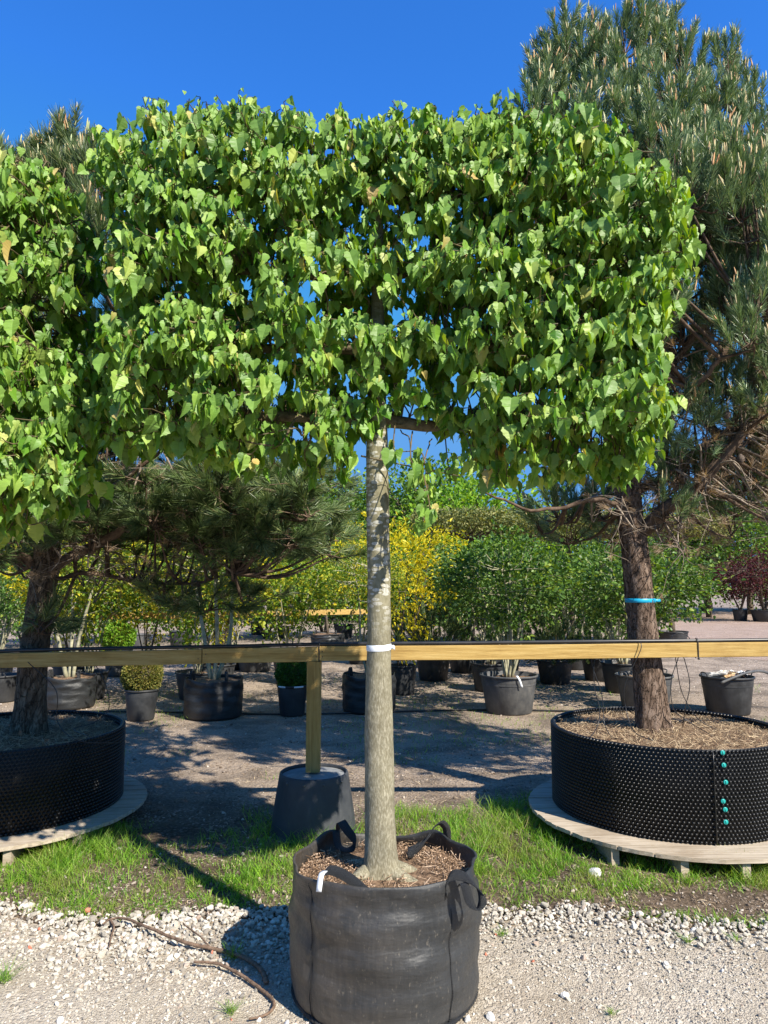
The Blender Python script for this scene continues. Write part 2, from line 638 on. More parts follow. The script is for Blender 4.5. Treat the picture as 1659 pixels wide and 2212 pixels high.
def woven_mat(dk=1.0):
    m, nt, b, o = nodes_of('woven black bag fabric')
    h = N(nt)
    co = h.co('UV')
    sep = h.new('ShaderNodeSeparateXYZ')
    oc = h.co('Object')
    nt.links.new(oc, sep.inputs[0])
    ang = h.math('ARCTAN2', sep.outputs[1], sep.outputs[0])
    wu = h.math('SINE', h.math('MULTIPLY', ang, 560.0))
    wv = h.math('SINE', h.math('MULTIPLY', sep.outputs[2], 1400.0))
    weave = h.math('MULTIPLY', wu, wv)
    n1 = h.noise(oc, 5, 5, 0.65)
    n2 = h.noise(h.co('Object', (9, 9, 0.8)), 9, 4, 0.7)
    n3 = h.noise(h.co('Object', (1, 1, 3.5)), 5, 3, 0.5)
    zz = h.math('MULTIPLY', sep.outputs[2], 1.9)
    f = h.math('ADD', h.math('MULTIPLY', h.ramp(n1, [(0.35, 0.0), (0.75, 1.0)]), 0.45), h.math('MULTIPLY', h.ramp(n2, [(0.4, 0.0), (0.7, 1.0)]), 0.28))
    dirt = h.ramp(h.math('ADD', zz, h.math('MULTIPLY', n1, 0.25)), [(0.12, 0.55), (0.32, 0.05)])
    f = h.math('MULTIPLY', h.math('ADD', f, dirt, clamp=True), dk)
    dust = h.ramp(h.math('ADD', h.math('MULTIPLY', sep.outputs[0], -1.2), 0.5), [(0.35, (0.060, 0.060, 0.060)), (0.9, (0.14, 0.11, 0.08))])
    c = h.mix(f, (0.022, 0.024, 0.026), dust)
    sc_ = h.noise(h.co('Object', (1, 1, 0.5)), 85, 3, 0.7)
    c = h.mix(h.math('MULTIPLY', h.ramp(sc_, [(0.60, 0.0), (0.72, 0.5)]), dk), c, (0.20, 0.175, 0.14))
    c = h.mix(0.3, c, h.ramp(h.math('ADD', h.math('MULTIPLY', weave, 0.5), 0.5), [(0, 0.55), (1, 1.0)]), 'MULTIPLY')
    nt.links.new(c, b.inputs['Base Color'])
    nt.links.new(h.ramp(h.noise(oc, 60, 4, 0.7), [(0.3, 0.36), (0.7, 0.55)]), b.inputs['Roughness'])
    b.inputs['Specular IOR Level'].default_value = 0.5
    bn = h.bump(h.math('ADD', n3, h.math('MULTIPLY', n1, 0.5)), 0.35, 0.03)
    nt.links.new(h.bump(h.math('ADD', weave, h.math('MULTIPLY', h.noise(oc, 300, 2), 1.5)), 0.25, 0.0015, bn), b.inputs['Normal'])
    return m


M = {}
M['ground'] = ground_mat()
M['gravel'] = gravel_mat(tint=(0.76, 0.73, 0.68))
M['far_gravel'] = gravel_mat('far pink gravel', (0.68, 0.56, 0.53))
M['stone'] = island_mat('pale stones', [(0.0, (0.22, 0.195, 0.17)), (0.2, (0.34, 0.31, 0.26)), (0.6, (0.47, 0.43, 0.365)), (0.9, (0.62, 0.585, 0.52)), (1.0, (0.36, 0.27, 0.21))], 0.9, 0.2, 0.5, 120)
M['pebble'] = island_mat('ground pebbles', [(0.0, (0.12, 0.09, 0.07)), (0.5, (0.26, 0.21, 0.165)), (0.9, (0.40, 0.34, 0.28)), (1.0, (0.62, 0.57, 0.50))], 0.9, 0.2)
M['brick'] = simple_mat('brick chip', (0.42, 0.12, 0.07), (0.58, 0.22, 0.14), 0.9, 30)
M['rock'] = simple_mat('white rock', (0.55, 0.53, 0.50), (0.82, 0.80, 0.76), 0.9, 25, 0.5, 60)
M['lime_bark'] = lime_bark()
M['lime_branch'] = simple_mat('lime branch bark', (0.07, 0.055, 0.03), (0.20, 0.165, 0.10), 0.85, 30, 0.5, 90, 0.2)
M['twig'] = simple_mat('twig bark', (0.07, 0.06, 0.03), (0.17, 0.12, 0.055), 0.7, 30, 0, 60)
M['lime_leaf'] = leaf_mat('lime leaf', [(0.0, (0.048, 0.145, 0.012)), (0.3, (0.095, 0.230, 0.018)), (0.62, (0.155, 0.31, 0.028)), (0.86, (0.24, 0.39, 0.045)), (0.97, (0.38, 0.47, 0.09)), (0.992, (0.52, 0.46, 0.12)), (1.0, (0.52, 0.30, 0.14))], 0.28, 0.48, 0.42, (2.0, 1.7, 0.12), True, None, (0.30, 0.42, 0.14))
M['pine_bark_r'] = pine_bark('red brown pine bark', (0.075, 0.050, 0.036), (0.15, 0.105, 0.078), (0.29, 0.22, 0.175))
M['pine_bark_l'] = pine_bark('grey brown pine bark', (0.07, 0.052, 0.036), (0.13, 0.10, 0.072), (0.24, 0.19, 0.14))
M['pine_limb'] = simple_mat('pine limb bark', (0.06, 0.040, 0.028), (0.17, 0.12, 0.085), 0.9, 20, 0.7, 60, 0.15)
M['dead_twig'] = simple_mat('dead pine twigs', (0.12, 0.09, 0.065), (0.34, 0.28, 0.22), 0.9, 20)
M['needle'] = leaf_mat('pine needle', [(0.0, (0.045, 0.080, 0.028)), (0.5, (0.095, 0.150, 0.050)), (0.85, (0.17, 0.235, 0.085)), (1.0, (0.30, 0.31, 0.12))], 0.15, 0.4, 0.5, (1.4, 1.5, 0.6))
M['needle_light'] = leaf_mat('paler species pine needle', [(0.0, (0.068, 0.122, 0.052)), (0.5, (0.145, 0.23, 0.10)), (0.85, (0.25, 0.35, 0.165)), (1.0, (0.40, 0.43, 0.21))], 0.18, 0.4, 0.5, (1.4, 1.4, 0.5))  # right pine's own paler needle colour, a different species
M['needle_dry'] = leaf_mat('dry pine needle', [(0.0, (0.16, 0.10, 0.06)), (0.6, (0.30, 0.21, 0.13)), (1.0, (0.42, 0.33, 0.24))], 0.15, 0.6, 0.3)
M['candle'] = island_mat('pine candle', [(0.0, (0.50, 0.26, 0.12)), (0.4, (0.55, 0.42, 0.22)), (0.8, (0.52, 0.52, 0.30)), (1.0, (0.36, 0.42, 0.2))], 0.7, 0.3)
M['cone'] = simple_mat('pine cone', (0.05, 0.035, 0.03), (0.16, 0.12, 0.09), 0.8, 60)
M['rail_wood'] = wood_mat('new pine rail', (0.34, 0.21, 0.062), (0.48, 0.32, 0.105), (0.58, 0.42, 0.165), 0)
M['post_wood'] = wood_mat('pressure treated post', (0.27, 0.17, 0.05), (0.38, 0.25, 0.08), (0.48, 0.33, 0.12), 2)
M['pallet_wood'] = wood_mat('weathered pallet wood', (0.32, 0.26, 0.19), (0.46, 0.39, 0.30), (0.60, 0.52, 0.42), 0)
M['black_pipe'] = simple_mat('black polythene', (0.010, 0.010, 0.011), (0.03, 0.03, 0.032), 0.35, 10, 0, 60, 0.5)
M['airpot'] = simple_mat('glossy black pot wall', (0.005, 0.005, 0.005), (0.012, 0.012, 0.012), 0.36, 10, 0, 60, 0.42)
M['woven'] = woven_mat()
M['woven_clean'] = woven_mat(0.1)
M['strap'] = simple_mat('black webbing', (0.008, 0.009, 0.011), (0.03, 0.032, 0.036), 0.45, 300, 0.8, 500, 0.5)
M['pot'] = plastic_mat('black pot plastic', (0.022, 0.024, 0.027), (0.075, 0.078, 0.082), 0.42, 0.5)
M['pot_grey'] = plastic_mat('dusty grey pot plastic', (0.055, 0.058, 0.063), (0.15, 0.145, 0.135), 0.5, 0.7)
M['bucket'] = plastic_mat('dusty bucket plastic', (0.028, 0.032, 0.039), (0.085, 0.088, 0.092), 0.5, 0.5)
M['concrete'] = simple_mat('dusty bucket bottom', (0.16, 0.17, 0.18), (0.27, 0.28, 0.28), 0.8, 14, 0.3, 60)
M['soil'] = simple_mat('dry soil', (0.07, 0.045, 0.03), (0.30, 0.20, 0.13), 0.95, 45, 1.0, 90, 0.1)
M['soil_chip'] = island_mat('soil crumbs', [(0.0, (0.06, 0.04, 0.025)), (0.4, (0.22, 0.14, 0.085)), (0.75, (0.48, 0.33, 0.22)), (1.0, (0.62, 0.48, 0.36))], 0.95, 0.1)
M['straw'] = island_mat('straw', [(0.0, (0.16, 0.11, 0.07)), (0.5, (0.36, 0.26, 0.16)), (1.0, (0.58, 0.46, 0.30))], 0.9, 0.15)
M['white_tape'] = simple_mat('white tape', (0.66, 0.70, 0.74), (0.80, 0.83, 0.86), 0.5, 20)
M['blue_tape'] = simple_mat('blue strap', (0.01, 0.30, 0.52), (0.02, 0.42, 0.66), 0.4, 20)
M['teal'] = simple_mat('turquoise plastic', (0.01, 0.27, 0.25), (0.02, 0.38, 0.35), 0.35, 20)
M['paper'] = simple_mat('paper sacks', (0.50, 0.45, 0.38), (0.78, 0.76, 0.72), 0.8, 9, 0.5, 20)
M['cardboard'] = simple_mat('cardboard', (0.42, 0.28, 0.15), (0.55, 0.40, 0.24), 0.85, 9)
M['grass'] = leaf_mat('grass blades', [(0.0, (0.07, 0.19, 0.015)), (0.5, (0.15, 0.33, 0.025)), (0.88, (0.27, 0.46, 0.04)), (0.95, (0.44, 0.42, 0.16)), (1.0, (0.52, 0.44, 0.25))], 0.4, 0.5, 0.35, (1.6, 1.5, 0.4), False, (0.30, 0.30, 0.09))
M['stick'] = simple_mat('dead stick bark', (0.09, 0.055, 0.035), (0.24, 0.16, 0.11), 0.85, 40, 0.5, 150)
M['yellow_leaf'] = leaf_mat('golden leaf', [(0.0, (0.30, 0.33, 0.02)), (0.4, (0.60, 0.52, 0.02)), (0.8, (0.78, 0.64, 0.03)), (1.0, (0.36, 0.44, 0.04))], 0.4, 0.5, 0.3, (1.3, 1.2, 0.4))
M['yg_leaf'] = leaf_mat('yellow green leaf', [(0.0, (0.07, 0.16, 0.02)), (0.5, (0.18, 0.29, 0.03)), (0.82, (0.36, 0.40, 0.04)), (1.0, (0.60, 0.52, 0.04))], 0.4, 0.5, 0.3, (1.4, 1.3, 0.4))
M['green_leaf'] = leaf_mat('mid green leaf', [(0.0, (0.035, 0.085, 0.02)), (0.5, (0.075, 0.155, 0.028)), (0.85, (0.14, 0.26, 0.045)), (1.0, (0.32, 0.40, 0.09))], 0.35, 0.45, 0.4)
M['bright_leaf'] = leaf_mat('fresh green leaf', [(0.0, (0.09, 0.21, 0.02)), (0.5, (0.17, 0.34, 0.03)), (1.0, (0.30, 0.46, 0.05))], 0.4, 0.45, 0.35)
M['olive_leaf'] = leaf_mat('olive leaf', [(0.0, (0.09, 0.12, 0.04)), (0.5, (0.18, 0.21, 0.07)), (1.0, (0.33, 0.32, 0.13))], 0.3, 0.5, 0.3)
M['yew_leaf'] = leaf_mat('yew needles', [(0.0, (0.07, 0.10, 0.02)), (0.5, (0.15, 0.16, 0.035)), (1.0, (0.32, 0.27, 0.07))], 0.25, 0.5, 0.3)
M['box_leaf'] = leaf_mat('box leaves', [(0.0, (0.02, 0.07, 0.012)), (0.6, (0.05, 0.14, 0.02)), (1.0, (0.10, 0.22, 0.03))], 0.25, 0.45, 0.4)
M['red_leaf'] = leaf_mat('dark red leaf', [(0.0, (0.035, 0.009, 0.014)), (0.6, (0.075, 0.018, 0.026)), (1.0, (0.14, 0.045, 0.038))], 0.3, 0.5, 0.3, (1.6, 0.9, 0.8))
M['tree_leaf'] = leaf_mat('distant tree leaf', [(0.0, (0.035, 0.085, 0.02)), (0.5, (0.075, 0.16, 0.025)), (1.0, (0.16, 0.27, 0.04))], 0.3, 0.5, 0.3)
M['pale_stem'] = simple_mat('pale green grey stem', (0.22, 0.21, 0.13), (0.42, 0.40, 0.28), 0.8, 20)
M['dark_stem'] = simple_mat('dark stem', (0.06, 0.045, 0.03), (0.15, 0.12, 0.085), 0.85, 20)

# ------------------------------------------------------------------ ground
GX, GY = 400, 400
mb = MB()
mb.add([[-GX, -30, 0], [GX, -30, 0], [GX, GY, 0], [-GX, GY, 0]], np.array([[0, 1, 2, 3]]))
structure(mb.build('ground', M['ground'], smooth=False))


def edge_y(x):
    return 3.60 + 0.07 * np.sin(x * 1.9 + 0.7) + 0.22 * (fbm(x + 9, x * 0 + 3, 3.1, 5) - 0.5) - 0.03 * x


def road_h(x, y):
    return 0.012 + 0.03 * (fbm(x + 20, y + 20, 1.1, 11) - 0.5) + 0.012 * (fbm(x + 20, y + 20, 7.0, 15) - 0.5)


def grid_sheet(x0, x1, nx, ny, ylo, yhi, zf):
    xs = np.linspace(x0, x1, nx)
    V = []
    for k in range(ny):
        t = k / (ny - 1)
        yy = ylo + (yhi(xs) - ylo) * t
        z = zf(xs, yy)
        z = z * np.clip((1 - t) * 12, 0, 1) ** 0.5 + 0.004
        V.append(np.stack([xs, yy, z], 1))
    V = np.concatenate(V)
    i, j = np.meshgrid(np.arange(ny - 1), np.arange(nx - 1), indexing='ij')
    F = np.stack([i * nx + j, i * nx + j + 1, (i + 1) * nx + j + 1, (i + 1) * nx + j], -1).reshape(-1, 4)
    return V, F


mb = MB()
mb.add(*grid_sheet(-9, 9, 420, 160, -3.0, edge_y, road_h))
structure(mb.build('gravel_road', M['gravel']))
# pale gravel yard behind, on the right
mb = MB()
a = np.linspace(0, 2 * pi, 60, endpoint=False)
px_ = 19 + 15.2 * np.cos(a) + 0.5 * np.sin(a * 5)
py_ = 27 + 16.5 * np.sin(a) + 0.5 * np.cos(a * 7)
mb.add(np.stack([px_, py_, px_ * 0 + 0.004], 1), np.arange(60)[None])
structure(mb.build('gravel_yard', M['far_gravel'], smooth=False))


def ico(sub=0):
    t = (1 + 5 ** 0.5) / 2
    V = [(-1, t, 0), (1, t, 0), (-1, -t, 0), (1, -t, 0), (0, -1, t), (0, 1, t), (0, -1, -t), (0, 1, -t), (t, 0, -1), (t, 0, 1), (-t, 0, -1), (-t, 0, 1)]
    Fc = [(0, 11, 5), (0, 5, 1), (0, 1, 7), (0, 7, 10), (0, 10, 11), (1, 5, 9), (5, 11, 4), (11, 10, 2), (10, 7, 6), (7, 1, 8), (3, 9, 4), (3, 4, 2), (3, 2, 6), (3, 6, 8), (3, 8, 9), (4, 9, 5), (2, 4, 11), (6, 2, 10), (8, 6, 7), (9, 8, 1)]
    V = [np.array(v) / np.linalg.norm(v) for v in V]
    for _ in range(sub):
        cache, nf = {}, []
        def mid(a, b):
            k = (min(a, b), max(a, b))
            if k not in cache:
                q = V[a] + V[b]
                V.append(q / np.linalg.norm(q))
                cache[k] = len(V) - 1
            return cache[k]
        for a, b, c in Fc:
            x, y, z = mid(a, b), mid(b, c), mid(c, a)
            nf += [(a, x, z), (b, y, x), (c, z, y), (x, y, z)]
        Fc = nf
    return np.array(V), np.array(Fc)


def rock_protos(n, sub, seed, rough=0.25):
    r = np.random.RandomState(seed)
    out = []
    for k in range(n):
        V, Fc = ico(sub)
        V = V * (1 + rough * (r.rand(len(V), 1) - 0.5) * 2)
        for _ in range(4):       # broken faces
            nrm = norm(r.randn(3))
            d = V @ nrm
            lim = 0.55 + 0.25 * r.rand()
            V = V - np.clip(d - lim, 0, None)[:, None] * nrm
        V = V * (1, 0.6 + 0.35 * r.rand(), 0.45 + 0.3 * r.rand())
        out.append((V, Fc))
    return out


def rand_rot(n, rng, tilt=1.0):
    t = norm(rng.randn(n, 3) * (1, 1, tilt))
    nn = norm(rng.randn(n, 3) * (0.4, 0.4, 1) + (0, 0, 1.2))
    return frames(t, nn)


R0 = np.random.RandomState(3)
pr_small = rock_protos(8, 0, 1, 0.3)
pr_big = rock_protos(8, 1, 2, 0.15)
mb = MB()
n = 46000
x = R0.uniform(-2.9, 2.9, n)
y = R0.uniform(1.9, 3.9, n)
ey = edge_y(x)
coarse = np.clip(1 - (ey - y) / 0.28, 0, 1) + 0.9 * np.clip(1 - np.abs(x + 0.95) / 1.3, 0, 1) * np.clip(1 - np.abs(y - 3.3) / 0.42, 0, 1)
keep = (y < ey + 0.05 + 0.1 * R0.rand(n)) & (R0.rand(n) < 0.38 + 0.6 * np.clip(coarse, 0, 1) + 0.5 * (fbm(x + 5, y + 5, 4, 31) > 0.52))
x, y, coarse = x[keep], y[keep], coarse[keep]
s = np.exp(R0.randn(len(x)) * 0.38) * (0.0048 + 0.0042 * np.clip(coarse, 0, 1.2))
s = np.clip(s, 0.0025, 0.022)
pos = np.stack([x, y, road_h(x, y) + 0.004 + s * 0.25], 1)
big = s > 0.0095
instance(mb, pr_small, pos[~big], rand_rot((~big).sum(), R0), s[~big], R0)
instance(mb, pr_big, pos[big], rand_rot(big.sum(), R0), s[big], R0)
o = stuff(mb.build('gravel', M['stone'], smooth=False))
o['label'] = 'loose pale crushed gravel stones on the road in front'

# pebbles, clods and litter over the earth behind
mb = MB()
n = 15000
y = 3.7 + 9 * R0.rand(n) ** 1.5
x = R0.uniform(-0.62, 0.62, n) * y
keep = (fbm(x + 7, y + 7, 1.6, 41) > 0.40)
x, y = x[keep], y[keep]
s = np.clip(np.exp(R0.randn(len(x)) * 0.4) * 0.006, 0.003, 0.02) * (0.8 + y * 0.06)
instance(mb, pr_small, np.stack([x, y, s * 0.25], 1), rand_rot(len(x), R0), s, R0)
o = stuff(mb.build('pebbles', M['pebble'], smooth=False))
o['label'] = 'scattered small pebbles on the bare earth behind the grass'


# ------------------------------------------------------------------ grass
def blade_protos(n, seed):
    r = np.random.RandomState(seed)
    out = []
    for k in range(n):
        bend = r.uniform(0.1, 0.9)
        w = 0.5
        V = []
        segs = 3
        for i in range(segs):
            t = i / segs
            yb = bend * t * t
            ww = w * (1 - t * 0.55)
            V += [(-ww, yb, t * (1 - 0.25 * bend * t)), (ww, yb, t * (1 - 0.25 * bend * t))]
        V.append((0, bend, 1 - 0.3 * bend))
        Fq = [np.array([[0, 1, 3, 2], [2, 3, 5, 4]]), np.array([[4, 5, 6]])]
        out.append((np.array(V), Fq))
    return out


BL = blade_protos(6, 7)


def rotz(a):
    c, s_ = np.cos(a), np.sin(a)
    z = np.zeros_like(a)
    return np.stack([np.stack([c, -s_, z], -1), np.stack([s_, c, z], -1), np.stack([z, z, z + 1], -1)], -2)


def grass_blades(mb, x, y, z, ln, wd, rng, lean=0.25):
    n = len(x)
    Rm = rotz(rng.rand(n) * 2 * pi)
    lx = rng.randn(n) * lean
    ly = rng.randn(n) * lean
    sh = np.tile(np.eye(3), (n, 1, 1))
    sh[:, 0, 2] = lx
    sh[:, 1, 2] = ly
    Rm = sh @ Rm
    instance(mb, BL, np.stack([x, y, z], 1), Rm, np.stack([wd, ln, ln], 1), rng)


def grass_density(x, y):
    nz = fbm(x + 30, y + 30, 1.5, 51)
    nz2 = fbm(x + 30, y + 30, 5.0, 55)
    band = np.clip((y - edge_y(x) - 0.02) / 0.15, 0, 1) * np.clip((4.95 + 0.75 * (nz - 0.5) * 2 - y) / 0.45, 0, 1)
    right = np.clip((x + 0.2) / 0.5, 0, 1) * np.clip((5.75 + 0.5 * (nz - 0.5) * 2 - y) / 0.5, 0, 1) * 0.8 * (y > 4.2)
    d = np.maximum(band, right)
    d = d * np.clip((nz2 * 0.75 + nz * 0.7 - 0.36 + 0.06 * (x > -0.2)) / 0.3, 0, 1)
    bare = np.clip(1 - ((x - 1.75) / 0.75) ** 2 - ((y - 3.82) / 0.2) ** 2, 0, 1) + np.clip(1 - ((x - 0.95) / 0.3) ** 2 - ((y - 3.72) / 0.12) ** 2, 0, 1)
    bare2 = np.clip(1 - ((x + 0.95) / 0.5) ** 2 - ((y - 4.45) / 0.35) ** 2, 0, 1) * 0.8
    return np.clip(d * (1 - 1.4 * bare) * (1 - bare2), 0, 1)


mb = MB()
n = 230000
x = R0.uniform(-3.6, 3.6, n)
y = R0.uniform(3.45, 6.4, n)
d = grass_density(x, y)
keep = R0.rand(n) < d * (0.25 + 0.75 * (fbm(x + 40, y + 40, 11, 91) > 0.47))
x, y, d = x[keep], y[keep], d[keep]
tall = fbm(x + 3, y + 3, 2.6, 77)
ln = (0.026 + 0.10 * np.clip(tall * 1.6 - 0.45, 0, 1)) * R0.uniform(0.35, 1.4, len(x)) * np.clip((y - 3.4) / 0.7, 0.45, 1.1)
wd = R0.uniform(0.0022, 0.005, len(x))
grass_blades(mb, x, y, x * 0, ln, wd, R0, 0.5)
# thin sward among the pots further back
n = 16000
y2 = R0.uniform(6.0, 13, n)
x2 = R0.uniform(-0.6, 0.6, n) * y2
k2 = fbm(x2 + 13, y2 + 13, 1.3, 61) > 0.60
x2, y2 = x2[k2], y2[k2]
grass_blades(mb, x2, y2, x2 * 0, R0.uniform(0.02, 0.07, len(x2)), R0.uniform(0.003, 0.006, len(x2)), R0, 0.4)
o = stuff(mb.build('grass', M['grass'], smooth=False))
o['label'] = 'patchy green grass verge between gravel road and pallets'


mb = MB()
n = 7000
x = R0.uniform(-3.2, 3.2, n)
y = R0.uniform(3.5, 8.5, n)
k_ = (fbm(x + 21, y + 21, 2.2, 5) > 0.45) & (y > edge_y(x) - 0.1)
x, y = x[k_], y[k_]
V = np.array([(-0.5, -0.5, 0), (0.5, -0.5, 0), (0.6, 0, 0.1), (-0.4, 0, 0.1), (0.4, 0.5, 0), (-0.5, 0.5, 0)])
instance(mb, [(V, np.array([[0, 1, 2, 3], [3, 2, 4, 5]]))], np.stack([x, y, x * 0 + 0.007], 1), frames(norm(R0.randn(len(x), 3) * (1, 1, 0.1)), norm(R0.randn(len(x), 3) * 0.2 + (0, 0, 1))), np.stack([R0.uniform(0.002, 0.004, len(x)), R0.uniform(0.02, 0.08, len(x)), R0.uniform(0.02, 0.08, len(x))], 1), R0)
o = stuff(mb.build('straw_litter', M['straw'], smooth=False))
o['label'] = 'dry stalks and straw littered over the verge and bare earth'

# ------------------------------------------------------------------ plants: leaf shapes
def lime_leaf_protos(n, seed):
    r = np.random.RandomState(seed)
    out = []
    ts = np.array([-0.07, 0.04, 0.16, 0.29, 0.42, 0.55, 0.68, 0.80, 0.90, 1.0, 1.1])
    w = 0.9 * np.array([0.16, 0.37, 0.47, 0.49, 0.46, 0.40, 0.315, 0.22, 0.12, 0.045, 0.0])
    mid_t = np.array([0.02, 0.07, 0.17, 0.29, 0.42, 0.55, 0.68, 0.80, 0.90, 1.0, 1.1])
    for k in range(n):
        fold = r.uniform(0.25, 1.25)
        curl = r.uniform(-0.4, 0.8)
        asym = r.uniform(0.85, 1.1)
        V = []
        for side in (-1, 0, 1):
            for i in range(len(ts)):
                t = mid_t[i] if side == 0 else ts[i]
                tooth = 1 + (0.09 if i % 2 else -0.07)
                ww = side * w[i] * tooth * (asym if side > 0 else 1)
                zz = -curl * t * t * 0.6
                if side:
                    th = fold * (0.75 + 0.5 * t)
                    zz += abs(ww) * sin(th) * 0.9 + r.uniform(-0.035, 0.035)
                    ww *= cos(th)
                V.append((ww, t, zz))
        m_ = len(ts)
        Fq = []
        for i in range(m_ - 1):
            Fq.append([i, i + 1, m_ + i + 1, m_ + i])
            Fq.append([m_ + i, m_ + i + 1, 2 * m_ + i + 1, 2 * m_ + i])
        out.append((np.array(V), np.array(Fq)))
    return out


LIME = lime_leaf_protos(10, 21)


def small_leaf_protos(n, seed, wide=0.5):
    r = np.random.RandomState(seed)
    out = []
    for k in range(n):
        f = r.uniform(0.05, 0.3)
        c = r.uniform(0, 0.3)
        V = np.array([(0, 0, 0), (-wide * 0.8, 0.35, f), (0, 0.45, -c * 0.2), (wide * 0.8, 0.35, f), (-wide * 0.6, 0.7, f - c * 0.5), (wide * 0.6, 0.7, f - c * 0.5), (0, 1, -c)])
        Fq = [np.array([[0, 2, 1, 1]])[:, :3], np.array([[0, 3, 2]]), np.array([[1, 2, 6, 4], [2, 3, 5, 6]])]
        out.append((V, [np.concatenate([Fq[0], Fq[1]]), Fq[2]]))
    return out


SML = small_leaf_protos(5, 5, 0.42)
NAR = small_leaf_protos(5, 6, 0.24)


def in_poly(P, x, z):
    P = np.asarray(P)
    c = np.zeros(len(x), bool)
    j = len(P) - 1
    for i in range(len(P)):
        xi, zi = P[i]
        xj, zj = P[j]
        m = ((zi > z) != (zj > z)) & (x < (xj - xi) * (z - zi) / (zj - zi + 1e-12) + xi)
        c ^= m
        j = i
    return c


def dist_poly(P, x, z):
    P = np.asarray(P)
    best = np.full(len(x), 1e9)
    for i in range(len(P)):
        a, b = P[i - 1], P[i]
        d = b - a
        t = np.clip(((x - a[0]) * d[0] + (z - a[1]) * d[1]) / (d @ d), 0, 1)
        best = np.minimum(best, np.hypot(x - a[0] - t * d[0], z - a[1] - t * d[1]))
    return best


